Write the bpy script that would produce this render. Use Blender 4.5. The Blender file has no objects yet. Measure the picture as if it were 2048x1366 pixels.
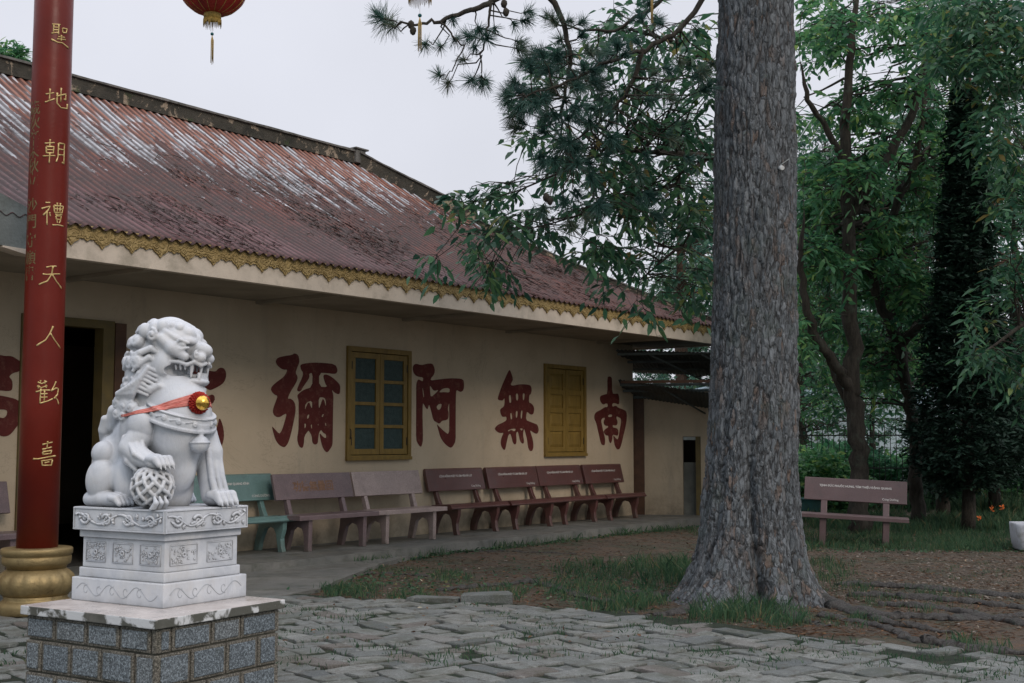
import bpy, bmesh, math, random
import numpy as np
from mathutils import Vector, Matrix, Euler, noise
from mathutils.bvhtree import BVHTree

SC = bpy.context.scene
COL = SC.collection
R = math.radians
# ------------------------------------------------------------------ camera
FPX = 2450.0                      # focal length in photo pixels (photo 2048 wide)
EYE = 1.6
TANP = 199.0 / FPX
PITCH = math.atan(TANP)
cd = bpy.data.cameras.new('camera'); cam = bpy.data.objects.new('camera', cd); COL.objects.link(cam)
cd.sensor_width = 36.0; cd.lens = 36.0 * FPX / 2048.0; cd.clip_end = 600; cd.clip_start = 0.1
cam.location = (0, 0, EYE); cam.rotation_euler = (math.pi / 2 + PITCH, 0, 0)
SC.camera = cam
# ------------------------------------------------------------------ sky, sun, exposure
SUN_EL, SUN_AZ = 35.0, 148.0      # azimuth clockwise from +Y: behind the viewer's right shoulder
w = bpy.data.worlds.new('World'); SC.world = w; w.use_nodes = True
nt = w.node_tree; nt.nodes.clear()
sky = nt.nodes.new('ShaderNodeTexSky'); sky.sky_type = 'NISHITA'; sky.sun_disc = False
sky.sun_elevation = R(SUN_EL); sky.sun_rotation = R(SUN_AZ); sky.dust_density = 4.0
sc_ = nt.nodes.new('ShaderNodeVectorMath'); sc_.operation = 'SCALE'; sc_.inputs['Scale'].default_value = 0.07
mx = nt.nodes.new('ShaderNodeMix'); mx.data_type = 'RGBA'; mx.inputs[0].default_value = 0.88
mx.inputs[7].default_value = (0.83, 0.845, 0.925, 1)      # overcast cloud
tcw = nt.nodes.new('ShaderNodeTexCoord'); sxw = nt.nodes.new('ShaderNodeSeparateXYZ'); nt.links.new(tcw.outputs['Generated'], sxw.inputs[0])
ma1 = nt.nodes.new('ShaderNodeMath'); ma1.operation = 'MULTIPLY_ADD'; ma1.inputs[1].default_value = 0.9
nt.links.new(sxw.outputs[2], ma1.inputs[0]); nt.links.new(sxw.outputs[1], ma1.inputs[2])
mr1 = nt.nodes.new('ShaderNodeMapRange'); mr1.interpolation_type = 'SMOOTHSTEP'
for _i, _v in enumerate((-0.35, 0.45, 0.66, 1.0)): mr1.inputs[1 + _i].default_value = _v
nt.links.new(ma1.outputs[0], mr1.inputs[0])             # added dimming of the sky low behind the viewer, shading the wall
bg = nt.nodes.new('ShaderNodeBackground'); out = nt.nodes.new('ShaderNodeOutputWorld')
nt.links.new(sky.outputs[0], sc_.inputs[0]); nt.links.new(sc_.outputs[0], mx.inputs[6])
tin = nt.nodes.new('ShaderNodeMix'); tin.data_type = 'RGBA'; tin.blend_type = 'MULTIPLY'; tin.inputs[0].default_value = 1.0
tin2 = nt.nodes.new('ShaderNodeMix'); tin2.data_type = 'RGBA'; tin2.inputs[6].default_value = (0.92, 1.02, 1.03, 1); tin2.inputs[7].default_value = (1, 1, 1, 1)
mr2 = nt.nodes.new('ShaderNodeMapRange'); nt.links.new(mr1.outputs[0], mr2.inputs[0]); mr2.inputs[1].default_value = 0.66; nt.links.new(mr2.outputs[0], tin2.inputs[0]); nt.links.new(mx.outputs[2], tin.inputs[6]); nt.links.new(tin2.outputs[2], tin.inputs[7])
cln = nt.nodes.new('ShaderNodeTexNoise'); cln.inputs['Scale'].default_value = 2.2; cln.inputs['Detail'].default_value = 5; nt.links.new(tcw.outputs['Generated'], cln.inputs['Vector'])
clr = nt.nodes.new('ShaderNodeMapRange'); nt.links.new(cln.outputs[0], clr.inputs[0])
for _i, _v in enumerate((0.3, 0.7, 0.93, 1.07)): clr.inputs[1 + _i].default_value = _v
cls = nt.nodes.new('ShaderNodeVectorMath'); cls.operation = 'SCALE'; nt.links.new(tin.outputs[2], cls.inputs[0]); nt.links.new(clr.outputs[0], cls.inputs['Scale'])
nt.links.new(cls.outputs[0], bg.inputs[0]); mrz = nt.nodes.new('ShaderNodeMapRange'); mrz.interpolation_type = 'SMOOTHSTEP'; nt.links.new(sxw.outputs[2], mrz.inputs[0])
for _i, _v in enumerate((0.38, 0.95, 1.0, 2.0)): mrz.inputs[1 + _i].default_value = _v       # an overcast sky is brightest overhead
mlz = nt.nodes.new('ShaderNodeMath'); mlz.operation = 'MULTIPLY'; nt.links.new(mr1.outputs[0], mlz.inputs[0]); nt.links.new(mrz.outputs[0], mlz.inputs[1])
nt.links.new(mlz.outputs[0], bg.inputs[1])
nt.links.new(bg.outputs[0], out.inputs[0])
sl = bpy.data.lights.new('sun', 'SUN'); sl.energy = 1.15; sl.angle = R(22); sl.color = (1.0, 0.86, 0.74)
so = bpy.data.objects.new('sun', sl); COL.objects.link(so)
_sd = Vector((math.sin(R(SUN_AZ)) * math.cos(R(SUN_EL)), math.cos(R(SUN_AZ)) * math.cos(R(SUN_EL)), math.sin(R(SUN_EL))))
so.rotation_euler = (-_sd).to_track_quat('-Z', 'Y').to_euler(); so.location = (20, -10, 20)
SC.view_settings.view_transform = 'Standard'; SC.view_settings.look = 'None'
SC.view_settings.exposure = 0.0; SC.view_settings.gamma = 1.0
SC.cycles.max_bounces = 7; SC.cycles.diffuse_bounces = 4; SC.cycles.glossy_bounces = 2
SC.cycles.transmission_bounces = 3; SC.cycles.transparent_max_bounces = 8

# ------------------------------------------------------------------ helpers
def ray(px, py):
    """direction of a photo pixel from the eye"""
    u = (px - 1024.0); v = (683.0 - py)
    return Vector((u, FPX * math.cos(PITCH) - v * math.sin(PITCH), FPX * math.sin(PITCH) + v * math.cos(PITCH)))
EYEV = Vector((0, 0, EYE))
def on_z(px, py, z=0.0):
    d = ray(px, py); return EYEV + d * ((z - EYE) / d.z)
def at_depth(px, py, D):
    d = ray(px, py); return EYEV + d * (D / d.y)
def on_plane(px, py, P, N):
    d = ray(px, py); return EYEV + d * ((P - EYEV).dot(N) / d.dot(N))

def tag(o, label=None, cat=None, group=None, kind=None):
    if label: o['label'] = label
    if cat: o['category'] = cat
    if group: o['group'] = group
    if kind: o['kind'] = kind
    return o
def empty(name, loc=(0, 0, 0), rz=0.0, label=None, cat=None, group=None):
    o = bpy.data.objects.new(name, None); COL.objects.link(o); o.empty_display_size = 0.2
    o.location = loc; o.rotation_euler = (0, 0, rz)
    return tag(o, label, cat, group)
def copy_tree(o, parent=None):
    c = o.copy(); COL.objects.link(c)
    if parent is not None: c.parent = parent
    for ch in list(o.children): copy_tree(ch, c)
    return c

class MB:
    """collects shapes into ONE mesh"""
    def __init__(s): s.v = []; s.f = []; s.sm = []; s.att = None; s.tint = []
    def add(s, vs, fs, smooth=False, tint=None):
        b = len(s.v); s.v.extend([tuple(p) for p in vs]); s.f.extend([tuple(i + b for i in f) for f in fs])
        s.sm.extend([smooth] * len(fs))
        if tint is not None: s.tint.extend([tint] * len(vs))
        return b
    def box(s, lo, hi, M=None, bev=0.0, smooth=False):
        if bev > 0:
            bm = bmesh.new()
            bmesh.ops.create_cube(bm, size=1.0)
            for v in bm.verts:
                v.co = Vector([(lo[i] + hi[i]) / 2 + v.co[i] * (hi[i] - lo[i]) for i in range(3)])
            bmesh.ops.bevel(bm, geom=list(bm.edges), offset=bev, segments=2, affect='EDGES', profile=0.6)
            bm.verts.index_update()
            vs = [(M @ v.co if M else v.co) for v in bm.verts]
            fs = [[v.index for v in f.verts] for f in bm.faces]
            bm.free(); s.add(vs, fs, smooth); return
        vs = [Vector((x, y, z)) for z in (lo[2], hi[2]) for y in (lo[1], hi[1]) for x in (lo[0], hi[0])]
        if M: vs = [M @ v for v in vs]
        s.add(vs, [(0, 2, 3, 1), (4, 5, 7, 6), (0, 1, 5, 4), (2, 6, 7, 3), (0, 4, 6, 2), (1, 3, 7, 5)], smooth)
    def lathe(s, prof, n=32, c=(0, 0, 0), mod=None, smooth=True, M=None):
        vs = []
        for (r, z) in prof:
            for i in range(n):
                a = 2 * math.pi * i / n
                rr = r * (mod(a, z) if mod else 1.0)
                vs.append(Vector((c[0] + rr * math.cos(a), c[1] + rr * math.sin(a), c[2] + z)))
        if M: vs = [M @ v for v in vs]
        fs = []
        for j in range(len(prof) - 1):
            for i in range(n):
                k = (i + 1) % n; fs.append((j * n + i, j * n + k, (j + 1) * n + k, (j + 1) * n + i))
        b = s.add(vs, fs, smooth)
        s.f.append(tuple(b + (len(prof) - 1) * n + i for i in range(n))); s.sm.append(False)
        s.f.append(tuple(b + i for i in reversed(range(n)))); s.sm.append(False)
    def tube(s, pts, rad, n=8, smooth=True, cap=True, tint=None):
        pts = [Vector(p) for p in pts]; m = len(pts)
        if not hasattr(rad, '__len__'): rad = [rad] * m
        vs = []; up = None
        for i, p in enumerate(pts):
            t = (pts[min(i + 1, m - 1)] - pts[max(i - 1, 0)])
            t = t.normalized() if t.length > 1e-9 else Vector((0, 0, 1))
            if up is None: up = t.orthogonal().normalized()
            up = (up - t * up.dot(t)); up = up.normalized() if up.length > 1e-6 else t.orthogonal().normalized()
            b = t.cross(up)
            for k in range(n):
                a = 2 * math.pi * k / n
                vs.append(p + (up * math.cos(a) + b * math.sin(a)) * rad[i])
        fs = []
        for j in range(m - 1):
            for i in range(n):
                k = (i + 1) % n; fs.append((j * n + i, j * n + k, (j + 1) * n + k, (j + 1) * n + i))
        b0 = s.add(vs, fs, smooth, tint)
        if cap:
            s.f.append(tuple(b0 + (m - 1) * n + i for i in range(n))); s.sm.append(False)
            s.f.append(tuple(b0 + i for i in reversed(range(n)))); s.sm.append(False)
    def prism(s, poly, a0, a1, axis='x', M=None):
        """poly in the two other axes (in xyz order), extruded along axis"""
        n = len(poly); vs = []
        for a in (a0, a1):
            for (p, q) in poly:
                v = {'x': (a, p, q), 'y': (p, a, q), 'z': (p, q, a)}[axis]
                vs.append(Vector(v))
        if M: vs = [M @ v for v in vs]
        fs = [tuple(range(n)), tuple(range(2 * n - 1, n - 1, -1))] + [(i, i + n, (i + 1) % n + n, (i + 1) % n) for i in range(n)]
        s.add(vs, fs)
    def build(s, name, mat, parent=None, fix=False, label=None):
        me = bpy.data.meshes.new(name); me.from_pydata([tuple(v) for v in s.v], [], s.f)
        if s.sm: me.polygons.foreach_set('use_smooth', s.sm)
        if s.tint and len(s.tint) == len(s.v):
            at = me.attributes.new('tint', 'FLOAT', 'POINT'); at.data.foreach_set('value', s.tint)
        if mat: me.materials.append(mat)
        me.update()
        if fix:
            bm = bmesh.new(); bm.from_mesh(me); bmesh.ops.recalc_face_normals(bm, faces=bm.faces); bm.to_mesh(me); bm.free()
        o = bpy.data.objects.new(name, me); COL.objects.link(o)
        if parent is not None: o.parent = parent
        if label: o['label'] = label
        return o

def mesh_np(name, V, F, mat, parent=None, smooth=False, tint=None):
    """V (n,3) float, F (m,k) int, all faces k-gons"""
    me = bpy.data.meshes.new(name); n = len(V); m, k = F.shape
    me.vertices.add(n); me.vertices.foreach_set('co', np.ascontiguousarray(V, dtype=np.float32).ravel())
    me.loops.add(m * k); me.loops.foreach_set('vertex_index', np.ascontiguousarray(F, dtype=np.int32).ravel())
    me.polygons.add(m); me.polygons.foreach_set('loop_start', np.arange(0, m * k, k, dtype=np.int32))
    me.polygons.foreach_set('use_smooth', np.full(m, smooth, dtype=bool))
    if tint is not None:
        at = me.attributes.new('tint', 'FLOAT', 'POINT'); at.data.foreach_set('value', np.ascontiguousarray(tint, dtype=np.float32))
    me.update(calc_edges=True); me.validate()
    if mat: me.materials.append(mat)
    o = bpy.data.objects.new(name, me); COL.objects.link(o)
    if parent is not None: o.parent = parent
    return o

def text_mesh(body, size=1.0, bold=0.0, ext=0.0, spacing=1.0):
    """default-font lettering as bare mesh data, centred on the origin in its xy plane"""
    c = bpy.data.curves.new('lettering', 'FONT'); c.body = body; c.size = size; c.align_x = 'CENTER'; c.align_y = 'CENTER'
    c.offset = bold; c.extrude = ext; c.space_character = spacing; c.resolution_u = 2
    o = bpy.data.objects.new('lettering', c); COL.objects.link(o)
    bpy.context.view_layer.update()
    me = bpy.data.meshes.new_from_object(o.evaluated_get(bpy.context.evaluated_depsgraph_get()))
    V = [v.co.copy() for v in me.vertices]; F = [tuple(p.vertices) for p in me.polygons]
    bpy.data.objects.remove(o); bpy.data.curves.remove(c); bpy.data.meshes.remove(me)
    return V, F
def outline_mesh(splines, ext=0.0):
    """filled outlines (holes by even-odd) in the xy plane, as bare mesh data"""
    c = bpy.data.curves.new('outline', 'CURVE'); c.dimensions = '2D'; c.fill_mode = 'BOTH'; c.extrude = ext
    for pts in splines:
        sp = c.splines.new('POLY'); sp.points.add(len(pts) - 1); sp.use_cyclic_u = True
        for i, p in enumerate(pts): sp.points[i].co = (p[0], p[1], 0, 1)
    o = bpy.data.objects.new('outline', c); COL.objects.link(o)
    bpy.context.view_layer.update()
    me = bpy.data.meshes.new_from_object(o.evaluated_get(bpy.context.evaluated_depsgraph_get()))
    V = [v.co.copy() for v in me.vertices]; F = [tuple(p.vertices) for p in me.polygons]
    bpy.data.objects.remove(o); bpy.data.curves.remove(c); bpy.data.meshes.remove(me)
    return V, F
def smooth_closed(pts, it=2):
    for _ in range(it):
        q = []
        n = len(pts)
        for i in range(n):
            a = pts[i]; b = pts[(i + 1) % n]
            q.append((a[0] * .75 + b[0] * .25, a[1] * .75 + b[1] * .25)); q.append((a[0] * .25 + b[0] * .75, a[1] * .25 + b[1] * .75))
        pts = q
    return pts

# ------------------------------------------------------------------ materials
class NT:
    def __init__(s, name):
        s.m = bpy.data.materials.new(name); s.m.use_nodes = True; s.t = s.m.node_tree
        s.b = s.t.nodes['Principled BSDF']; s.b.inputs['Specular IOR Level'].default_value = 0.35
        s.tc = s.n('ShaderNodeTexCoord')
    def n(s, k, **kw):
        x = s.t.nodes.new(k)
        for a, b in kw.items(): setattr(x, a, b)
        return x
    def l(s, a, b): s.t.links.new(a, b)
    def mapp(s, scale=(1, 1, 1), rot=(0, 0, 0), loc=(0, 0, 0), src=None):
        m = s.n('ShaderNodeMapping'); m.inputs['Scale'].default_value = scale; m.inputs['Rotation'].default_value = rot
        m.inputs['Location'].default_value = loc
        s.l(src or s.tc.outputs['Object'], m.inputs[0]); return m.outputs[0]
    def noise(s, scale, detail=4, rough=0.6, vec=None, dist=0.0):
        x = s.n('ShaderNodeTexNoise'); x.inputs['Scale'].default_value = scale; x.inputs['Detail'].default_value = detail
        x.inputs['Roughness'].default_value = rough; x.inputs['Distortion'].default_value = dist
        s.l(vec or s.tc.outputs['Object'], x.inputs['Vector']); return x.outputs[0]
    def vor(s, scale, feature='F1', vec=None, out='Distance', rnd=1.0):
        x = s.n('ShaderNodeTexVoronoi'); x.feature = feature; x.inputs['Scale'].default_value = scale
        x.inputs['Randomness'].default_value = rnd
        s.l(vec or s.tc.outputs['Object'], x.inputs['Vector']); return x.outputs[out]
    def ramp(s, fac, stops):
        x = s.n('ShaderNodeValToRGB'); e = x.color_ramp.elements
        while len(e) > 1: e.remove(e[-1])
        for i, (p, c) in enumerate(stops):
            k = e[0] if i == 0 else e.new(p)
            k.position = p; c = (c, c, c) if not hasattr(c, '__len__') else c; k.color = (*c, 1)
        s.l(fac, x.inputs[0]); return x.outputs[0]
    def mix(s, fac, a, b, mode='MIX'):
        x = s.n('ShaderNodeMix'); x.data_type = 'RGBA'; x.blend_type = mode; x.clamp_result = False
        for i, v in ((0, fac), (6, a), (7, b)):
            if hasattr(v, 'is_linked'): s.l(v, x.inputs[i])
            elif hasattr(v, '__len__'): x.inputs[i].default_value = (*v, 1)
            else: x.inputs[i].default_value = v
        return x.outputs[2]
    def math(s, op, a, b=0.0, clamp=False):
        x = s.n('ShaderNodeMath'); x.operation = op; x.use_clamp = clamp
        for i, v in ((0, a), (1, b)):
            if hasattr(v, 'is_linked'): s.l(v, x.inputs[i])
            else: x.inputs[i].default_value = v
        return x.outputs[0]
    def xyz(s, src=None):
        x = s.n('ShaderNodeSeparateXYZ'); s.l(src or s.tc.outputs['Object'], x.inputs[0]); return x.outputs
    def bump(s, h, dist=0.01, strength=1.0, prev=None):
        x = s.n('ShaderNodeBump'); x.inputs['Distance'].default_value = dist; x.inputs['Strength'].default_value = strength
        s.l(h, x.inputs['Height'])
        if prev is not None: s.l(prev, x.inputs['Normal'])
        s.l(x.outputs[0], s.b.inputs['Normal']); return x.outputs[0]
    def col(s, c):
        if hasattr(c, 'is_linked'): s.l(c, s.b.inputs['Base Color'])
        else: s.b.inputs['Base Color'].default_value = (*c, 1)
    def rough(s, r):
        if hasattr(r, 'is_linked'): s.l(r, s.b.inputs['Roughness'])
        else: s.b.inputs['Roughness'].default_value = r
    def metal(s, v): s.b.inputs['Metallic'].default_value = v
    def attr(s, name='tint'):
        x = s.n('ShaderNodeAttribute'); x.attribute_name = name; return x.outputs['Fac']

def simple(name, c, rough=0.7, var=0.25, scale=6.0, bump=0.003, bscale=60.0, metal=0.0, dirt=None):
    t = NT(name)
    n1 = t.noise(scale, 5)
    lo = tuple(x * (1 - var) for x in c); hi = tuple(min(1, x * (1 + var)) for x in c)
    cc = t.ramp(n1, [(0.3, lo), (0.7, hi)])
    if dirt is not None:
        cc = t.mix(t.ramp(t.noise(scale * 0.6, 6, 0.7), [(0.5, 0), (0.68, 1)]), cc, dirt)
    t.col(cc); t.rough(t.ramp(t.noise(scale * 2, 3), [(0.3, max(0, rough - .12)), (0.7, min(1, rough + .1))])); t.metal(metal)
    t.bump(t.noise(bscale, 3), bump)
    return t.m
def leaf_mat(name, stops, rough=0.5, trans=0.25):
    t = NT(name); a = t.attr()
    c = t.ramp(a, stops); t.col(c); t.rough(rough)
    if trans > 0:
        tr = t.n('ShaderNodeBsdfTranslucent'); t.l(c, tr.inputs[0])
        ms = t.n('ShaderNodeMixShader'); ms.inputs[0].default_value = trans
        t.l(t.b.outputs[0], ms.inputs[1]); t.l(tr.outputs[0], ms.inputs[2])
        t.l(ms.outputs[0], t.t.nodes['Material Output'].inputs[0])
    return t.m
# ================================================================== lion statue on its plinth
PX = Vector((0.85, -0.527, 0)).normalized()       # the lion's forward direction
PYV = Vector((-PX.y, PX.x, 0))                    # the lion's left, away from the viewer
SLAB_Z = 0.6
_corner = on_z(312, 1240, SLAB_Z)
PLINTH_C = _corner - PX * (1.19 / 2) + PYV * (1.06 / 2)
PED_CORNER = on_z(326, 1218, SLAB_Z)
PED_L, PED_W = 0.83, 0.70
PED_C = PED_CORNER - PX * (PED_L / 2) + PYV * (PED_W / 2)
LION_RZ = math.atan2(PX.y, PX.x)
PED_H = 0.585

def make_marble():
    t = NT('white_marble')
    n = t.noise(3.2, 7, 0.65, dist=1.2)
    c = t.ramp(n, [(0.25, (0.42, 0.45, 0.50)), (0.48, (0.60, 0.62, 0.66)), (0.7, (0.68, 0.69, 0.71))])
    g = t.ramp(t.noise(2.3, 5, 0.7), [(0.52, 0), (0.72, 0.45)])
    c = t.mix(g, c, (0.50, 0.46, 0.41))
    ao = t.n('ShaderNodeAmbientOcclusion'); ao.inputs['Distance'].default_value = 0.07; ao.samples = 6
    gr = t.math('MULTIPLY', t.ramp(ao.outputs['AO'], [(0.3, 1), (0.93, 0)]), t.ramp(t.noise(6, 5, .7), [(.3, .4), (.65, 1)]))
    c = t.mix(gr, c, (0.20, 0.205, 0.21))      # grime, plus crevice shade painted into the carving
    c = t.mix(t.ramp(t.noise(1.0, 6, .75, vec=t.mapp((14, 14, 1.6))), [(.56, 0), (.75, .4)]), c, (0.36, 0.36, 0.35))
    t.col(c); t.rough(0.42)
    t.b.inputs['Subsurface Weight'].default_value = 0.0
    b_ = t.bump(t.noise(140, 3), 0.0012); t.bump(t.noise(1.0, 4, .6, vec=t.mapp((60, 60, 18))), .0022, 1.0, b_)
    return t
M_MARBLE = make_marble().m

TURN = 20.0
class SDF:
    def __init__(s, lo, hi, h):
        s.lo = np.array(lo, dtype=np.float32); s.h = h
        s.n = np.ceil((np.array(hi) - lo) / h).astype(int) + 1
        s.g = np.full(s.n, 0.2, dtype=np.float32)
        s.map = None
        s.ax = [s.lo[i] + np.arange(s.n[i], dtype=np.float32) * h for i in range(3)]
    def _sl(s, blo, bhi, pad):
        sl = []
        for i in range(3):
            a = int(max(0, math.floor((blo[i] - pad - s.lo[i]) / s.h))); b = int(min(s.n[i], math.ceil((bhi[i] + pad - s.lo[i]) / s.h) + 1))
            if b <= a: return None
            sl.append(slice(a, b))
        return tuple(sl)
    def op(s, fn, blo, bhi, k, sub=False):
        sl = s._sl(blo, bhi, max(k, 0.03) + 0.02)
        if sl is None: return
        X = s.ax[0][sl[0]][:, None, None]; Y = s.ax[1][sl[1]][None, :, None]; Z = s.ax[2][sl[2]][None, None, :]
        d = fn(X, Y, Z).astype(np.float32); a = s.g[sl]
        if sub:
            hh = np.maximum(k - np.abs(a + d), 0) / k; s.g[sl] = np.maximum(a, -d) + hh * hh * k * 0.25
        else:
            hh = np.maximum(k - np.abs(a - d), 0) / k; s.g[sl] = np.minimum(a, d) - hh * hh * k * 0.25
    def ell(s, c, r, k=0.02, rot=None, sub=False):
        if s.map:
            ang = TURN * min(1, max(0, (c[2] - .66) / .1)); rot = rot or (0, 0, 0); rot = (rot[0], rot[1], rot[2] + ang)
            c = s.map(c); r = (r[0], r[1], r[2] * 1.15)
        c = np.array(c, dtype=np.float32); r = np.array(r, dtype=np.float32); rm = float(r.max())
        Mx = np.array(Euler([R(a) for a in rot]).to_matrix().transposed()) if rot else None
        def fn(X, Y, Z):
            x, y, z = X - c[0], Y - c[1], Z - c[2]
            if Mx is not None:
                x, y, z = (Mx[0][0] * x + Mx[0][1] * y + Mx[0][2] * z, Mx[1][0] * x + Mx[1][1] * y + Mx[1][2] * z, Mx[2][0] * x + Mx[2][1] * y + Mx[2][2] * z)
            k0 = np.sqrt((x / r[0]) ** 2 + (y / r[1]) ** 2 + (z / r[2]) ** 2)
            k1 = np.sqrt((x / r[0] ** 2) ** 2 + (y / r[1] ** 2) ** 2 + (z / r[2] ** 2) ** 2)
            return k0 * (k0 - 1) / np.maximum(k1, 1e-5)
        s.op(fn, c - rm, c + rm, k, sub)
    def cap(s, a, b, r1, r2=None, k=0.015, sub=False):
        r2 = r1 if r2 is None else r2
        if s.map: a = s.map(a); b = s.map(b)
        a = np.array(a, dtype=np.float32); b = np.array(b, dtype=np.float32); d = b - a; L2 = float((d * d).sum()) + 1e-9
        def fn(X, Y, Z):
            x, y, z = X - a[0], Y - a[1], Z - a[2]
            t = np.clip((x * d[0] + y * d[1] + z * d[2]) / L2, 0, 1)
            return np.sqrt((x - t * d[0]) ** 2 + (y - t * d[1]) ** 2 + (z - t * d[2]) ** 2) - (r1 + (r2 - r1) * t)
        rm = max(r1, r2); s.op(fn, np.minimum(a, b) - rm, np.maximum(a, b) + rm, k, sub)
    def chain(s, pts, rad, k=0.015, sub=False):
        if not hasattr(rad, '__len__'): rad = [rad] * len(pts)
        for i in range(len(pts) - 1): s.cap(pts[i], pts[i + 1], rad[i], rad[i + 1], k, sub)
    def curl(s, c, nrm, R0=0.045, tube=0.013, turns=1.4, up=(0, 0, 1), flip=1, k=0.008, lift=0.0):
        c = Vector(c); nrm = Vector(nrm).normalized(); u = Vector(up); u = (u - nrm * u.dot(nrm)).normalized(); v = nrm.cross(u) * flip
        pts = []; n = int(11 * turns)
        for i in range(n + 1):
            t = i / n; a = t * turns * 2 * math.pi; rr = R0 * (1 - 0.85 * t)
            pts.append(c + (u * math.cos(a) + v * math.sin(a)) * rr + nrm * (lift + 0.4 * R0 * t))
        s.chain([tuple(p) for p in pts], [tube * (1 - 0.25 * i / n) for i in range(n + 1)], k)
    def mesh(s, name, mat, parent, smooth_it=2):
        import openvdb as vdb
        grid = vdb.FloatGrid(0.2); grid.copyFromArray(s.g)
        P, T, Q = grid.convertToPolygons(isovalue=0.0, adaptivity=0.0)
        V = P * s.h + s.lo; Q = Q.astype(np.int64)
        for _ in range(smooth_it):
            acc = np.zeros_like(V); cnt = np.zeros(len(V))
            for a, b in ((0, 1), (1, 2), (2, 3), (3, 0)):
                np.add.at(acc, Q[:, a], V[Q[:, b]]); np.add.at(cnt, Q[:, a], 1)
            V = V * 0.5 + 0.5 * acc / np.maximum(cnt, 1)[:, None]
        return mesh_np(name, V, Q[:, ::-1], mat, parent, smooth=True)

def build_lion(parent):
    S = SDF((-0.54, -0.40, 0.0), (0.52, 0.40, 1.28), 0.0046)
    # ---- trunk
    S.chain([(-0.25, 0, 0.20), (-0.17, 0, 0.40), (0.0, 0, 0.58)], [0.20, 0.20, 0.19], 0.06)
    S.ell((0.15, 0, 0.55), (0.205, 0.20, 0.27), 0.06)
    S.ell((0.10, 0, 0.40), (0.20, 0.17, 0.16), 0.06)
    S.ell((0.05, 0, 0.25), (0.22, 0.13, 0.20), 0.05)
    S.ell((0.05, 0.06, 0.14), (0.12, 0.12, 0.22), 0.03)
    # spine ridge and tail with flame lobes at the back
    S.chain([(-0.37, 0, 0.30), (-0.385, -0.04, 0.42), (-0.335, -0.12, 0.52), (-0.295, -0.15, 0.61)], [0.07, 0.075, 0.06, 0.042], 0.010)
    S.chain([(-0.40, -0.05, 0.30), (-0.41, -0.09, 0.40), (-0.375, -0.15, 0.49), (-0.345, -0.18, 0.555)], [0.05, 0.055, 0.045, 0.028], 0.005)
    S.chain([(-0.37, 0.07, 0.30), (-0.40, 0.08, 0.42), (-0.36, 0.07, 0.52)], [0.05, 0.05, 0.024], 0.012)
    for sy in (-1, 1):
        # ---- haunch, thigh, hind foot
        S.ell((-0.29, sy * 0.145, 0.24), (0.165, 0.12, 0.22), 0.02)
        S.ell((-0.29, sy * 0.225, 0.335), (0.088, 0.075, 0.082), 0.006)
        S.ell((-0.285, sy * 0.245, 0.17), (0.115, 0.085, 0.14), 0.006, (0, 12, 0))
        S.ell((-0.12, sy * 0.20, 0.16), (0.09, 0.07, 0.14), 0.03, (0, -20, 0))
        S.chain([(-0.375, sy * 0.25, 0.045), (-0.24, sy * 0.265, 0.05), (-0.10, sy * 0.265, 0.045)], [0.05, 0.052, 0.045], 0.008)
        for j in range(4):
            y = sy * (0.215 + 0.032 * j)
            S.chain([(-0.12, y, 0.06), (-0.07, y, 0.055), (-0.035, y, 0.022)], [0.022, 0.024, 0.017], 0.005)
        # fur tuft lines on the back of the hind leg
        for j in range(5):
            z = 0.11 + j * 0.035
            S.chain([(-0.375 + j * .004, sy * 0.17, z), (-0.39 + j * .004, sy * 0.21, z - 0.02)], [0.012, 0.006], 0.006)
        # ---- shoulder
        S.ell((0.035, sy * 0.205, 0.52), (0.10, 0.085, 0.115), 0.004, (0, 12, 0))
        S.ell((-0.07, sy * 0.17, 0.52), (0.11, 0.08, 0.16), 0.03)
        # ribs
        for j in range(4):
            S.chain([(-0.06 - j * .055, sy * 0.185, 0.46 - j * .03), (-0.02 - j * .055, sy * 0.195, 0.34 - j * .03), (0.01 - j * .05, sy * 0.17, 0.24 - j * .02)], [0.016, 0.02, 0.012], 0.02)
    # ---- right foreleg raised on the ball
    S.chain([(0.03, -0.21, 0.45), (-0.015, -0.245, 0.37), (0.10, -0.265, 0.315), (0.20, -0.265, 0.28)], [0.080, 0.080, 0.064, 0.056], 0.004)
    for j in range(3):
        S.chain([(0.03 + .02 * j, -0.30 + .03 * j, 0.395 + .02 * j), (0.11, -0.325 + .03 * j, 0.335 + .014 * j), (0.185, -0.315 + .03 * j, 0.295 + .01 * j)], [0.012, 0.020, 0.014], 0.006)
    S.chain([(-0.055, -0.255, 0.43), (-0.045, -0.27, 0.36), (0.02, -0.29, 0.29), (0.09, -0.29, 0.235)], [0.03, 0.034, 0.03, 0.014], 0.008)
    for j in range(6):   # fur flames behind the forearm
        t = j / 5.0
        p = Vector((-0.075 + 0.13 * t, -0.262, 0.40 - 0.165 * t))
        S.cap(tuple(p), tuple(p + Vector((-0.022, -0.004, -0.028))), 0.016, 0.005, 0.006)
        S.ell((0.235, -0.265, 0.285), (0.062, 0.066, 0.045), 0.01, (0, 20, 0))
    for j in range(4):
        y = -0.318 + 0.035 * j
        S.chain([(0.225, y, 0.305), (0.285, y, 0.303), (0.318, y, 0.268)], [0.024, 0.026, 0.018], 0.003)
        S.cap((0.325, y, 0.265), (0.34, y, 0.24), 0.010, 0.004, 0.003)
    # ---- left foreleg straight
    S.chain([(0.16, 0.14, 0.50), (0.235, 0.165, 0.34), (0.265, 0.165, 0.18), (0.285, 0.165, 0.07)], [0.115, 0.092, 0.080, 0.074], 0.012)
    for j in (-1, 0, 1):   # tendon ridges
        S.chain([(0.295, 0.150 + j * 0.045, 0.36), (0.335, 0.150 + j * 0.045, 0.18), (0.36, 0.16 + j * 0.045, 0.085)], [0.020, 0.021, 0.022], 0.004)
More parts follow.
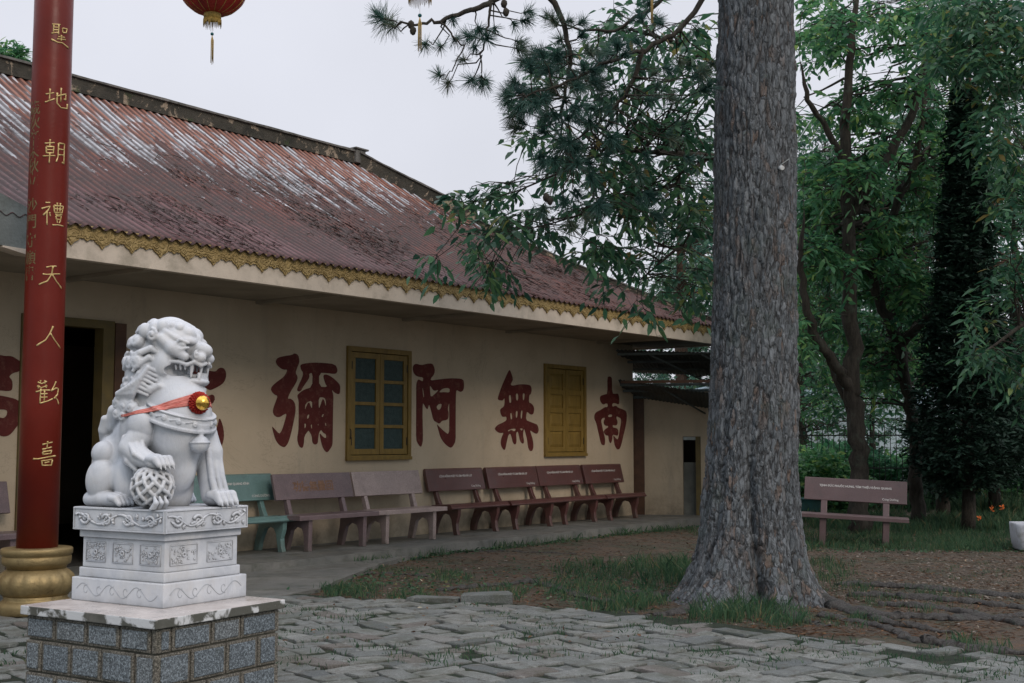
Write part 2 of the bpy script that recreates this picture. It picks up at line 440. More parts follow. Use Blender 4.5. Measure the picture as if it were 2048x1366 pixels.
    S.ell((0.33, 0.165, 0.055), (0.075, 0.082, 0.055), 0.012)
    for j in range(4):
        y = 0.098 + 0.045 * j
        S.chain([(0.33, y, 0.075), (0.385, y, 0.07), (0.418, y, 0.028)], [0.028, 0.031, 0.022], 0.005)
        S.cap((0.432, y, 0.03), (0.441, y, 0.008), 0.010, 0.007, 0.003)
    # hole between the front legs and under the belly
    S.ell((0.40, 0.0, 0.10), (0.10, 0.075, 0.20), 0.02, None, True)
    # ---- neck, head
    S.ell((0.075, 0, 0.735), (0.15, 0.165, 0.15), 0.04)
    def hmap(p):
        x, y, z = p
        z2 = z if z < .74 else (.74 + (z - .74) * 1.45 if z < .92 else z + .081)
        h = min(1, max(0, (z - .66) / .1))
        x2 = x if x < 0 else x * (1 - .18 * h)
        ca, sa = math.cos(R(TURN * h)), math.sin(R(TURN * h)); return (x2 * ca - y * sa, x2 * sa + y * ca, z2)
    S.map = hmap
    S.ell((0.04, 0, 0.92), (0.19, 0.175, 0.19), 0.04)
    S.ell((0.145, 0, 0.955), (0.13, 0.135, 0.105), 0.03)
    for sy in (-1, 1):   # skull lobes, brow
        S.ell((0.10, sy * 0.05, 1.055), (0.12, 0.05, 0.055), 0.010, (0, 18, sy * 6))
        S.ell((0.215, sy * 0.052, 1.02), (0.062, 0.048, 0.042), 0.008, (0, 26, 0))
        S.ell((0.25, sy * 0.075, 0.975), (0.05, 0.055, 0.026), 0.008, (0, 20, sy * 22))
        S.chain([(0.09, sy * 0.155, 1.03), (0.17, sy * 0.135, 0.985), (0.24, sy * 0.115, 0.955)], [0.022, 0.024, 0.016], 0.008)
        # eye and lids
        S.ell((0.222, sy * 0.128, 0.945), (0.030, 0.028, 0.024), 0.002)
        S.chain([(0.178, sy * 0.148, 0.948), (0.222, sy * 0.155, 0.974), (0.27, sy * 0.125, 0.955)], 0.010, 0.002)
        S.chain([(0.178, sy * 0.148, 0.942), (0.222, sy * 0.152, 0.918), (0.27, sy * 0.122, 0.925)], 0.010, 0.002)
        for j in range(3):
            S.ell((0.17 - j * .062, sy * (0.075 + j * .012), 1.055 + j * .012), (0.036, 0.04, 0.03), 0.003)
            S.ell((0.06 - j * .06, sy * (0.14 + j * .01), 1.055 - j * .01), (0.04, 0.04, 0.045), 0.004)
        # cheek muscle
        S.chain([(0.07, sy * 0.165, 0.985), (0.15, sy * 0.15, 0.92), (0.24, sy * 0.118, 0.885)], [0.036, 0.04, 0.03], 0.02)
        S.ell((0.075, sy * 0.155, 0.85), (0.06, 0.05, 0.075), 0.02)
        # ear with spiral
        S.ell((0.0, sy * 0.16, 1.0), (0.045, 0.035, 0.06), 0.01, (0, -25, 0))
        S.curl((0.01, sy * 0.19, 1.005), (0, sy, 0), 0.04, 0.012, 1.3, flip=sy)
        # nose wing and whisker pads
        S.ell((0.318, sy * 0.042, 0.925), (0.036, 0.034, 0.03), 0.010)
        S.ell((0.315, sy * 0.06, 0.882), (0.055, 0.048, 0.034), 0.012)
        S.curl((0.330, sy * 0.098, 0.893), (0.5, sy, 0.1), 0.020, 0.007, 1.2, flip=-sy)
    S.ell((0.275, 0, 0.915), (0.10, 0.080, 0.052), 0.015)
    S.ell((0.352, 0, 0.918), (0.026, 0.042, 0.026), 0.008)
    S.ell((0.265, 0, 0.985), (0.035, 0.022, 0.035), 0.008)
    # lower jaw and open mouth
    S.ell((0.195, 0, 0.782), (0.145, 0.105, 0.034), 0.008, (0, 4, 0))
    S.ell((0.265, 0, 0.825), (0.16, 0.105, 0.050), 0.005, (0, 2, 0), True)
    S.ell((0.175, 0, 0.828), (0.10, 0.22, 0.040), 0.004, (0, -6, 0), True)
    S.ell((0.215, 0, 0.80), (0.10, 0.06, 0.018), 0.006)                       # tongue
    for sy in (-1, 1):
        # upper lip: a wavy tube, lower lip: a loop
        S.chain([(0.358, sy * 0.02, 0.858), (0.345, sy * 0.065, 0.848), (0.31, sy * 0.10, 0.862), (0.26, sy * 0.118, 0.850), (0.20, sy * 0.138, 0.862),
                 (0.13, sy * 0.158, 0.865), (0.09, sy * 0.16, 0.845), (0.085, sy * 0.158, 0.815), (0.115, sy * 0.150, 0.79), (0.17, sy * 0.13, 0.775), (0.225, sy * 0.115, 0.765)],
                [0.014, 0.014, 0.013, 0.013, 0.013, 0.012, 0.012, 0.012, 0.012, 0.012, 0.010], 0.005)
        S.chain([(0.06, sy * 0.16, 0.87), (0.045, sy * 0.165, 0.82), (0.08, sy * 0.16, 0.77), (0.15, sy * 0.14, 0.745)], [0.018, 0.018, 0.02, 0.012], 0.008)
        S.cap((0.285, sy * 0.088, 0.848), (0.278, sy * 0.090, 0.795), 0.016, 0.006, 0.004)   # fang
        S.cap((0.338, sy * 0.045, 0.845), (0.335, sy * 0.047, 0.80), 0.012, 0.005, 0.004)
        for j in range(3):
            S.cap((0.325 - j * .0, sy * (0.012 + 0.022 * j), 0.79), (0.322, sy * (0.012 + 0.022 * j), 0.812), 0.012, 0.009, 0.003)
        for j in range(3):
            S.cap((0.24 - j * .035, sy * (0.112 + j * .006), 0.85), (0.24 - j * .035, sy * (0.106 + j * .006), 0.83), 0.011, 0.007, 0.003)
    S.ell((0.30, 0, 0.775), (0.045, 0.075, 0.025), 0.010)
    # beard scallops under the chin
    S.ell((0.235, 0, 0.735), (0.085, 0.085, 0.03), 0.012)
    for j in range(-4, 5):
        a = j * 0.32
        S.cap((0.21 + 0.10 * math.cos(a), 0.105 * math.sin(a), 0.742), (0.20 + 0.11 * math.cos(a), 0.115 * math.sin(a), 0.715), 0.020, 0.008, 0.006)
    # ---- mane: base, curls, long side locks
    S.ell((-0.06, 0, 0.80), (0.19, 0.215, 0.27), 0.03)
    rnd = random.Random(4)
    cen = Vector((-0.04, 0, 0.80)); rad = Vector((0.205, 0.225, 0.30))
    for row, th in enumerate((78, 56, 34, 12, -10, -32, -52)):
        cz = math.sin(R(th)); cr = math.cos(R(th)); nn = max(3, int(9 * cr + 1))
        for j in range(nn):
            ph = R(100 + (160.0 * (j + 0.5 * (row % 2)) / max(1, nn - 0.5)))
            nv = Vector((math.cos(ph) * cr, math.sin(ph) * cr, cz))
            p = cen + Vector((nv.x * rad.x, nv.y * rad.y, nv.z * rad.z))
            q = Vector((nv.x / rad.x, nv.y / rad.y, nv.z / rad.z)).normalized()
            S.ell(tuple(p - q * 0.012), (0.04, 0.04, 0.04), 0.008)
            S.curl(tuple(p), tuple(q), 0.042, 0.0145, 1.25, flip=1 if (j + row) % 2 else -1)
    for sy in (-1, 1):
        # cheek ruff sweeping back from the mouth corner
        for j in range(4):
            S.chain([(0.05 - .012 * j, sy * (0.168 + .004 * j), 0.90 - .04 * j), (0.0 - .01 * j, sy * (0.195), 0.92 - .04 * j), (-0.06, sy * 0.215, 0.90 - .045 * j), (-0.10, sy * 0.225, 0.865 - .045 * j)],
                    [0.014, 0.022, 0.022, 0.012], 0.003)
        # the big lock: parallel strands falling to a curled tip behind the shoulder
        for j in range(7):
            t = j / 6.0; j = j * 1.25
            S.chain([(0.055 - .02 * t, sy * (0.185 + .002 * j), 0.815 - .015 * j), (0.0 - .012 * j, sy * (0.222 + .002 * j), 0.835 - .012 * j),
                     (-0.045 - .013 * j, sy * 0.237, 0.785 - .006 * j), (-0.055 - .016 * j, sy * 0.240, 0.715), (-0.045 - .016 * j, sy * 0.232, 0.655)],
                    [0.010, 0.016, 0.017, 0.017, 0.012], 0.002)
        S.ell((-0.10, sy * 0.205, 0.64), (0.085, 0.06, 0.06), 0.015)
        for (x, z, f) in ((-0.155, 0.655, 1), (-0.085, 0.63, -1), (-0.155, 0.59, -1), (-0.025, 0.625, 1), (-0.095, 0.575, 1)):
            S.curl((x, sy * 0.245, z), (0, sy, 0), 0.034, 0.0125, 1.3, flip=f)
            S.ell((x, sy * 0.228, z), (0.038, 0.028, 0.038), 0.006)
        # neck collar fold
        S.chain([(0.02, sy * 0.19, 0.74), (0.08, sy * 0.185, 0.755), (0.17, sy * 0.15, 0.735)], [0.028, 0.02, 0.012], 0.01)
    S.map = None
    # ---- bib with carved border (shell over the chest, cut along a drooping line)
    c = (0.15, 0, 0.55)
    def shell(off, ztop, zbot, sx):
        r = np.array((0.205 + off, 0.215 + off, 0.27 + off), dtype=np.float32)
        def fn(X, Y, Z):
            x, y, z = X - c[0], Y - c[1], Z - c[2]
            k0 = np.sqrt((x / r[0]) ** 2 + (y / r[1]) ** 2 + (z / r[2]) ** 2)
            k1 = np.sqrt((x / r[0] ** 2) ** 2 + (y / r[1] ** 2) ** 2 + (z / r[2] ** 2) ** 2)
            d = k0 * (k0 - 1) / np.maximum(k1, 1e-5)
            lim = ztop - sx * (X + 0.06); lb = zbot - sx * (X + 0.06)
            d = np.maximum(d, (lb - Z) * 0.9); d = np.maximum(d, (Z - lim) * 0.9)
            return d
        S.op(fn, (-0.1, -0.26, 0.3), (0.42, 0.26, 0.85), 0.004)
    shell(0.012, 0.660, 0.612, 0.34); shell(0.022, 0.622, 0.600, 0.34); shell(0.017, 0.70, 0.688, 0.34)
    shell(0.008, 0.70, 0.60, 0.34)
    for sy in (-1, 1):    # cloud scrolls along the bib
        for j in range(5):
            a = R(18 + 25 * j); x = 0.15 + 0.215 * math.cos(a); y = sy * 0.225 * math.sin(a); z = 0.655 - 0.34 * (x + 0.06)
            S.curl((x, y, z + .003), (math.cos(a), sy * math.sin(a), 0), 0.018, 0.006, 1.3, flip=1 if j % 2 else -1, k=0.003)
            S.chain([(x, y, z + .02), (0.15 + 0.222 * math.cos(a + .25), sy * 0.232 * math.sin(a + .25), z + .012)], [0.007, 0.004], 0.003)
    # hanging bell carved on the chest
    S.ell((0.345, -0.015, 0.395), (0.058, 0.062, 0.056), 0.006)
    S.chain([(0.345 + 0.06 * math.cos(a), -0.015 + 0.064 * math.sin(a), 0.405) for a in [i * 0.3 for i in range(-7, 8)]], 0.006, 0.003)
    S.cap((0.345, -0.015, 0.45), (0.345, -0.015, 0.475), 0.022, 0.022, 0.006)
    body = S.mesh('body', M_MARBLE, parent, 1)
    # ---- openwork ball under the paw, a part of its own
    B = SDF((0.02, -0.44, 0.0), (0.39, -0.10, 0.30), 0.0042)
    bc = Vector((0.205, -0.265, 0.132)); br = 0.123
    B.ell(tuple(bc), (br - .012, br - .012, br - .012), 0.003)
    bz = Vector((0.35, -0.3, 1)).normalized(); bu = bz.orthogonal().normalized(); bv = bz.cross(bu)
    for sgn in (-1, 1):        # interwoven slanting bands
        for q in range(9):
            pts = []
            for i in range(15):
                t = i / 14; la = R(-80 + 160 * t); lo = 2 * math.pi * q / 9 + sgn * (la * 0.95)
                rr = br + 0.004 * math.sin(math.pi * 7 * t + (0 if sgn > 0 else math.pi))
                pts.append(tuple(bc + (bu * math.cos(lo) * math.cos(la) + bv * math.sin(lo) * math.cos(la) + bz * math.sin(la)) * rr))
            B.chain(pts, 0.0125, 0.0025)
    for j in range(3):         # leaf curl holding the ball to the base
        B.chain([(0.315, -0.36 + j * .04, 0.0), (0.345, -0.36 + j * .04, 0.04), (0.33, -0.36 + j * .04, 0.075)], [0.02, 0.017, 0.008], 0.004)
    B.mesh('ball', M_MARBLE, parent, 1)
    return body

lion = empty('lion_statue', (PED_C.x, PED_C.y, SLAB_Z + PED_H), LION_RZ,
             'white marble guardian lion with open mouth and red sash, paw on a carved ball', 'statue')
body = build_lion(lion)
_bm = bmesh.new(); _bm.from_mesh(body.data); LBVH = BVHTree.FromBMesh(_bm); _bm.free()

def hug(az, z, off, c=(0.12, 0.0)):
    d = Vector((math.cos(az), math.sin(az), 0)); o = Vector((c[0], c[1], z)) + d * 0.6
    h = LBVH.ray_cast(o, -d)
    return (h[0] if h[0] is not None else o - d * 0.4) + d * off
def make_sash():
    t = NT('red_gauze'); wv = t.noise(1.0, 3, vec=t.mapp((30, 30, 260)))
    t.col(t.ramp(wv, [(0.3, (0.46, 0.08, 0.06)), (0.7, (0.78, 0.32, 0.27))])); t.rough(0.85); t.bump(wv, 0.004)
    mb = MB(); NA, NZ = 120, 9; vs = []
    for i in range(NA + 1):
        u = i / NA; az = R(-128) + R(256) * u; f = abs(2 * u - 1)          # f=0 in front, 1 at the back ends
        zc = 0.690 - 0.115 * f
        wd = 0.066 * (1 - f) ** 0.9 + 0.012
        for j in range(NZ):
            q = j / (NZ - 1) - 0.5
            p = hug(az, zc + q * wd, 0.004 + 0.0025 * math.sin(q * 34 + az * 3))
            vs.append(p)
    # keep the cloth taut across hollows
    P = np.array([tuple(v) for v in vs]).reshape(NA + 1, NZ, 3)
    for _ in range(10):
        Q = P.copy(); Q[1:-1] = (P[:-2] + P[2:] + 2 * P[1:-1]) / 4
        r0 = np.hypot(P[..., 0] - .12, P[..., 1]); r1 = np.hypot(Q[..., 0] - .12, Q[..., 1])
        s_ = np.maximum(r0, r1) / np.maximum(r1, 1e-6)
        Q[..., 0] = .12 + (Q[..., 0] - .12) * s_; Q[..., 1] *= s_; P = np.concatenate([P[:1], Q[1:-1], P[-1:]])
    P = P.reshape(-1, 3)
    fs = [(i * NZ + j, (i + 1) * NZ + j, (i + 1) * NZ + j + 1, i * NZ + j + 1) for i in range(NA) for j in range(NZ - 1)]
    mb.add(P, fs, True)
    o = mb.build('sash', t.m, lion)
    sm = o.modifiers.new('thick', 'SOLIDIFY'); sm.thickness = 0.003
make_sash()
# ruffled rosette and its gilt bell
ROS = hug(R(-9), 0.655, 0.016)
_rn = Vector((math.cos(R(-18)), math.sin(R(-18)), -0.03)).normalized()
_ru = _rn.orthogonal().normalized(); _rv = _rn.cross(_ru)
mb = MB()
rr_ = random.Random(8)
for ring, (rad_, ht) in enumerate(((0.070, 0.0), (0.061, 0.013), (0.046, 0.023), (0.028, 0.030))):
    n = 90; vs = []
    for i in range(n):
        a = 2 * math.pi * i / n
        for q in (0.35, 0.7, 1.0):
            rad2 = rad_ * q * (1 + 0.05 * rr_.random()); wob = 0.012 * q * math.sin(a * 21 + ring * 2) + 0.010 * rr_.random()
            vs.append(ROS + (_ru * math.cos(a) + _rv * math.sin(a)) * rad2 + _rn * (ht + wob))
    fs = [(i * 3 + q, ((i + 1) % n) * 3 + q, ((i + 1) % n) * 3 + q + 1, i * 3 + q + 1) for i in range(n) for q in (0, 1)]
    mb.add(vs, fs, True)
M_ROS = simple('red_ruffle', (0.40, 0.03, 0.02), 0.85, 0.35, 60, 0.002, 200)
ro = mb.build('rosette', M_ROS, lion); _m = ro.modifiers.new('thick', 'SOLIDIFY'); _m.thickness = 0.0025
mb = MB()
mb.lathe([(0.001, 0.0), (0.018, 0.003), (0.034, 0.013), (0.042, 0.027), (0.046, 0.032), (0.046, 0.036), (0.042, 0.041), (0.035, 0.057), (0.018, 0.069), (0.001, 0.072)], 28,
         M=Matrix.Translation(ROS + _rn * 0.022) @ _rn.to_track_quat('Z', 'Y').to_matrix().to_4x4())
M_GILT = simple('polished_gilt', (0.90, 0.52, 0.10), 0.22, 0.15, 30, 0.001, 90, metal=1.0)
mb.build('gilt_bell', M_GILT, lion, fix=True)

# ---- carved pedestal
def scroll_tubes(mb, x0, x1, z0, z1, place, n, tube, seed):
    """running vine scroll in a frieze x0..x1, z0..z1; place(x, z, lift) -> 3D"""
    rn = random.Random(seed); w_ = (x1 - x0) / n; zc = (z0 + z1) / 2; hh = (z1 - z0) / 2
    for i in range(n):
        cx = x0 + w_ * (i + .5); up = 1 if i % 2 else -1
        pts = []; rad = []
        for k in range(26):
            t = k / 25; a = math.pi * (0.1 + 2.6 * t); rr = hh * 0.74 * (1 - 0.8 * t)
            pts.append(place(cx - rr * math.cos(a) * min(1.15, w_ / hh / 2.0), zc + up * rr * math.sin(a) - up * hh * .1, tube * 0.3)); rad.append(tube * (1.15 - 0.5 * t))
        mb.tube(pts, rad, 6)
        pts = [place(cx - w_ * .5 + w_ * t, zc - up * hh * 0.62 * math.cos(math.pi * (t - .15)), tube * 0.2) for t in [k / 12 for k in range(13)]]
        mb.tube(pts, [tube * (0.6 + .5 * math.sin(math.pi * k / 12)) for k in range(13)], 6)
        for q in range(7):
            bx = cx + w_ * (rn.random() - .5) * .8; bz = zc + hh * (rn.random() - .5) * 1.2; an = rn.random() * 6.28
            pts = [place(bx + math.cos(an + t * 1.6) * hh * .5 * t, bz + math.sin(an + t * 1.6) * hh * .4 * t, tube * .25) for t in (0, .25, .5, .75, 1)]
            mb.tube(pts, [tube * 1.2, tube * 1.3, tube, tube * .7, tube * .2], 5)

ped = empty('marble_pedestal', (PED_C.x, PED_C.y, SLAB_Z), LION_RZ, 'white carved marble pedestal under the lion, standing on a stone block base', 'pedestal')
hx, hy = PED_L / 2, PED_W / 2
def pbox(name, ins, z0, z1, bev=0.006):
    m = MB(); m.box((-hx + ins, -hy + ins, z0), (hx - ins, hy - ins, z1), bev=bev); return m.build(name, M_MARBLE, ped)
mb = MB(); mb.box((-hx, -hy, 0.0), (hx, hy, 0.145), bev=0.007)
def eng(mb, face, n, z0, z1, tube, seed, ins, lift=0.0):
    L = (hx if face == 'front' else hy) - ins - 0.02
    if face == 'front': pl = lambda x, z, l: Vector((x, -hy + ins - l - lift, z))
    else: pl = lambda x, z, l: Vector((hx - ins + l + lift, x, z))
    scroll_tubes(mb, -L, L, z0, z1, pl, n, tube, seed)
b0 = mb.build('base_course', M_MARBLE, ped)
mb = MB()
for (face, n, L) in (('front', 3, hx), ('side', 2.5, hy)):      # incised wandering vine of the base
    pts = []
    for k in range(90):
        t = k / 89; x = -L + 0.05 + (2 * L - 0.1) * t; z = 0.075 + 0.036 * math.sin(t * n * 2 * math.pi)
        pts.append(Vector((x, -hy - 0.0005, z)) if face == 'front' else Vector((hx + 0.0005, x, z)))
    mb.tube(pts, 0.0022, 5)
    for i in range(int(2 * n) - 1):
        cx = -L + 0.05 + (2 * L - 0.1) * (i + .75) / (2 * n); up = 1 if i % 2 else -1
        q = []
        for k in range(20):
            t = k / 19; a = 1.3 + 4.6 * t; rr = 0.036 * (1 - .8 * t); xx = cx + rr * math.cos(a); zz = 0.075 + up * (0.006 - rr * math.sin(a))
            q.append(Vector((xx, -hy - 0.0005, zz)) if face == 'front' else Vector((hx + 0.0005, xx, zz)))
        mb.tube(q, 0.0020, 5)
M_MARBLE_D = simple('dark_marble_line', (0.40, 0.42, 0.45), 0.6, 0.2, 20)  # darker marble tone for the thin vine lines
mb.build('vine_carving', M_MARBLE_D, b0)
pbox('lower_step', 0.030, 0.1455, 0.205)
pbox('dado', 0.045, 0.2055, 0.395, 0.004)
pbox('upper_step', 0.028, 0.3955, 0.440)
top = pbox('top_block', 0.0, 0.4405, PED_H, 0.004)
mb = MB()
for (a, b) in (('front', 4), ('side', 4)):
    eng(mb, a, b, 0.462, 0.565, 0.0095, 3 if a == 'front' else 9, 0.0)
    L = hx if a == 'front' else hy
    for (z0, z1) in ((0.4445, 0.4525), (0.5745, 0.5825)):       # raised rims
        if a == 'front': mb.box((-L + .004, -hy - .006, z0), (L - .004, -hy + .002, z1))
        else: mb.box((hx - .002, -L + .004, z0), (hx + .006, L - .004, z1))
    for x in (-L + .005, L - .013):
        if a == 'front': mb.box((x, -hy - .0055, 0.453), (x + .008, -hy + .002, 0.574))
        else: mb.box((hx - .002, x, 0.453), (hx + .0055, x + .008, 0.574))
mb.build('frieze_carving', M_MARBLE, top)
# dado panels
mb = MB(); rnp = random.Random(5)
for face, cnt in (('front', 3), ('side', 2)):
    L = (hx if face == 'front' else hy) - 0.045
    for i in range(cnt):
        wd = 2 * L / cnt; cx = -L + wd * (i + .5); hw = wd * 0.36
        z0, z1 = 0.245, 0.365
        def pl(x, z, l):
            return Vector((x, -hy + 0.045 - l, z)) if face == 'front' else Vector((hx - 0.045 + l, x, z))
        rect = [(cx - hw, z0), (cx + hw, z0), (cx + hw, z1), (cx - hw, z1), (cx - hw, z0)]
        mb.tube([pl(x, z, 0.001) for x, z in rect], 0.0045, 5)
        mb.tube([pl(cx + 0.012 * math.cos(a), (z0 + z1) / 2 + 0.012 * math.sin(a), 0.003) for a in [k * .5 for k in range(14)]], 0.007, 5)
        for k in range(46):
            x = cx + (rnp.random() * 2 - 1) * hw * .86; z = z0 + .012 + (z1 - z0 - .024) * rnp.random(); a = rnp.random() * 6.28
            pts = [pl(x + .016 * t * math.cos(a + t * 2), z + .012 * t * math.sin(a + t * 2), 0.001) for t in (0, .33, .66, 1)]
            mb.tube(pts, [.0055, .006, .0045, .002], 5)
mb.build('panel_carving', M_MARBLE, ped)

# ---- stone block base with capping slab
plinth = empty('stone_base', (PLINTH_C.x, PLINTH_C.y, 0), LION_RZ, 'square grey granite block base with a stained stone cap, carrying the lion pedestal', 'stone base')
SLX, SLY = 1.19 / 2, 1.06 / 2
t = NT('stained_cap')
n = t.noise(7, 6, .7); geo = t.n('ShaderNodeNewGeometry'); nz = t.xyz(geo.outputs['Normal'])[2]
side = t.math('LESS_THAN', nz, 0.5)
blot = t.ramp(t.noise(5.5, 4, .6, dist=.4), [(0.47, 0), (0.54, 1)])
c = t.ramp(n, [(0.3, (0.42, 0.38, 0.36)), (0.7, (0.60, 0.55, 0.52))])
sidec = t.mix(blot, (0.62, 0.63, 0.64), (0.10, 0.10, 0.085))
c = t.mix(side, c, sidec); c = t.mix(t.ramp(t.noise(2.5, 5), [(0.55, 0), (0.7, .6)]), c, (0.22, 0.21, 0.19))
t.col(c); t.rough(t.ramp(t.noise(4, 3), [(0.35, .15), (0.65, .5)])); t.bump(t.noise(60, 4), .002)
mb = MB(); mb.box((-SLX, -SLY, SLAB_Z - 0.055), (SLX, SLY, SLAB_Z), bev=0.006); mb.build('cap_slab', t.m, plinth)
t = NT('granite_block'); a = t.attr()
sp = t.ramp(t.noise(95, 2, .8), [(0.35, .45), (0.5, 1.0), (0.66, 2.3)])
c = t.ramp(a, [(0, (0.135, 0.160, 0.180)), (.5, (0.165, 0.190, 0.208)), (.85, (0.185, 0.200, 0.205)), (1, (0.150, 0.138, 0.115))])
c = t.mix(1.0, c, sp, 'MULTIPLY'); c = t.mix(t.ramp(t.noise(5, 5, .7), [(0.55, 0), (0.75, .5)]), c, (0.07, 0.08, 0.055))
t.col(c); t.rough(0.8); t.bump(t.noise(35, 6, .75), .02)
M_GRAN = t.m
M_MORT = simple('mossy_mortar', (0.10, 0.095, 0.075), 0.95, .35, 9, .006, 40)
mb = MB(); bx_, by_ = SLX - 0.03, SLY - 0.03
mb.box((-bx_ + .012, -by_ + .012, -0.03), (bx_ - .012, by_ - .012, SLAB_Z - 0.056)); mb.build('mortar_core', M_MORT, plinth)
rb = random.Random(12); blk = MB()
_rz = [.542, .397, .205, .02, -.06]
rows = [(_rz[k + 1] + .007, _rz[k]) for k in range(4)]
for k, (z0, z1) in enumerate(rows):
    for face in range(4):
        L = bx_ if face % 2 == 0 else by_
        cuts = [-L] + sorted([-L + (0.28 * (i + (0.45 if (k + face) % 2 else 0.95))) + rb.uniform(-.02, .02) for i in range(4) if -L + 0.28 * (i + .45) < L - 0.1]) + [L]
        cuts = [c_ for i, c_ in enumerate(cuts) if i == 0 or c_ - cuts[i - 1] > 0.07]
        if cuts[-1] < L: cuts.append(L)
        for i in range(len(cuts) - 1):
            a0, a1 = cuts[i] + .005, cuts[i + 1] - .005
            if i == 0: a0 = -L + (0.0 if face % 2 == 0 else .016)
            if i == len(cuts) - 2: a1 = L - (0.0 if face % 2 == 0 else .016)
            if a1 - a0 < .03: continue
            off = by_ if face % 2 == 0 else bx_; j = rb.uniform(0, .006)
            M_ = Matrix.Rotation(face * math.pi / 2, 4, 'Z')
            nb = len(blk.v); blk.box((a0, -off - j, z0), (a1, -off + 0.05, z1 - .004), M=M_, bev=0.007)
            blk.tint.extend([1.0] * (len(blk.v) - nb)); nb = len(blk.v); ma = .020
            if a1 - a0 > .08: blk.box((a0 + ma, -off - j - .007, z0 + ma * .8), (a1 - ma, -off, z1 - .004 - ma * .8), M=M_, bev=0.006)
            blk.tint.extend([rb.random() * .85] * (len(blk.v) - nb))
blk.build('granite_blocks', M_GRAN, plinth)
# ================================================================== ground, paving, porch floor
def gz(x, y):
    """height of the dirt"""
    v = 0.028 * noise.noise(Vector((x * .5, y * .5, 1.7))) + 0.012 * noise.noise(Vector((x * 1.9, y * 1.9, 4.1)))
    return v - 0.02
# facade frame of the long hall: origin at the foot of its near-right corner, X along the wall (away), Y into the building
FLOOR = 0.12
W0 = on_z(1268, 1030, FLOOR); W0.z = 0
FD = Vector((2880 - 1024, math.hypot(FPX, 199), 0)).normalized(); FN = Vector((FD.y, -FD.x, 0))
HALL_RZ = math.atan2(FD.y, FD.x)
def hall(x, y, z=0.0): return W0 + FD * x - FN * y + Vector((0, 0, z))
def to_hall(p): q = p - W0; return Vector((q.dot(FD), -q.dot(FN), p.z))
def wall_px(px, py, off=0.0):
    p = on_plane(px, py, W0 + FN * off, FN); return to_hall(p)

t = NT('dirt')
n1 = t.noise(0.55, 6, .65); n2 = t.noise(6, 6, .7); n3 = t.noise(45, 4, .7)
c = t.ramp(n1, [(0.3, (0.085, 0.066, 0.050)), (0.5, (0.142, 0.098, 0.068)), (0.7, (0.190, 0.118, 0.078))])
c = t.mix(t.ramp(n2, [(0.4, 0), (0.65, .8)]), c, (0.090, 0.084, 0.072))
# mossy green patches
c = t.mix(t.ramp(t.noise(1.1, 6, .75, dist=.5), [(0.46, 0), (0.62, .8)]), c, (0.045, 0.066, 0.042))
c = t.mix(t.ramp(n3, [(0.58, 0), (0.72, .7)]), c, (0.20, 0.15, 0.11))
c = t.mix(t.ramp(t.vor(30), [(0.04, 1), (0.12, 0)]), c, (0.16, 0.12, 0.08))
t.col(c); t.rough(0.95); t.bump(t.noise(28, 8, .75), .05)
def grid_sheet(name, xs, ys, fz, mat):
    V = []; F = []
    for y in ys:
        for x in xs: V.append((x, y, fz(x, y)))
    nx = len(xs)
    for j in range(len(ys) - 1):
        for i in range(nx - 1): F.append((j * nx + i, j * nx + i + 1, (j + 1) * nx + i + 1, (j + 1) * nx + i))
    return mesh_np(name, np.array(V), np.array(F), mat, smooth=True)
xs = [-300, -120, -50, -25] + [-14 + i * .2 for i in range(146)] + [22, 40, 110, 300]
ys = [-60, -20, -4] + [1 + i * .2 for i in range(146)] + [34, 44, 70, 120, 400]
g = grid_sheet('ground', xs, ys, lambda x, y: gz(x, y), t.m); tag(g, kind='structure')

# ---- paving of rough granite slabs
EDGE = [(-9, 12.6), (-2.5, 12.5)] + [(on_z(a, b).x, on_z(a, b).y) for a, b in ((560, 1192), (700, 1203), (880, 1207), (1000, 1214), (1200, 1228), (1350, 1243), (1540, 1268), (1700, 1292), (2048, 1322))] + [(9, 8.2)]
def edge_y(x):
    for i in range(len(EDGE) - 1):
        if EDGE[i][0] <= x <= EDGE[i + 1][0]:
            f = (x - EDGE[i][0]) / (EDGE[i + 1][0] - EDGE[i][0]); return EDGE[i][1] * (1 - f) + EDGE[i + 1][1] * f
    return 8.0
t = NT('paving_granite'); a = t.attr()
c = t.ramp(a, [(0, (0.110, 0.122, 0.122)), (.4, (0.165, 0.176, 0.168)), (.75, (0.230, 0.238, 0.224)), (.92, (0.175, 0.170, 0.158)), (1, (0.145, 0.132, 0.120))])
c = t.mix(1.0, c, t.ramp(t.noise(90, 3, .8), [(0.3, .6), (0.5, 1.0), (0.72, 1.6)]), 'MULTIPLY')
c = t.mix(t.ramp(t.noise(2.2, 6, .7), [(0.48, 0), (0.68, .8)]), c, (0.085, 0.095, 0.070))
c = t.mix(t.ramp(t.noise(7, 6, .8), [(0.50, 0), (0.66, .8)]), c, (0.085, 0.075, 0.058))
c = t.mix(t.ramp(t.noise(13, 5, .7), [(.58, 0), (.66, .6)]), c, (0.30, 0.30, 0.28))
t.col(c); t.rough(t.ramp(t.noise(1.5, 3), [(.4, .5), (.6, .85)])); t.bump(t.noise(22, 7, .75), .022)
M_PAVE = t.m
pv = MB(); rp = random.Random(21); th = R(38); ct, st = math.cos(th), math.sin(th); bw, bl = 0.212, 0.49
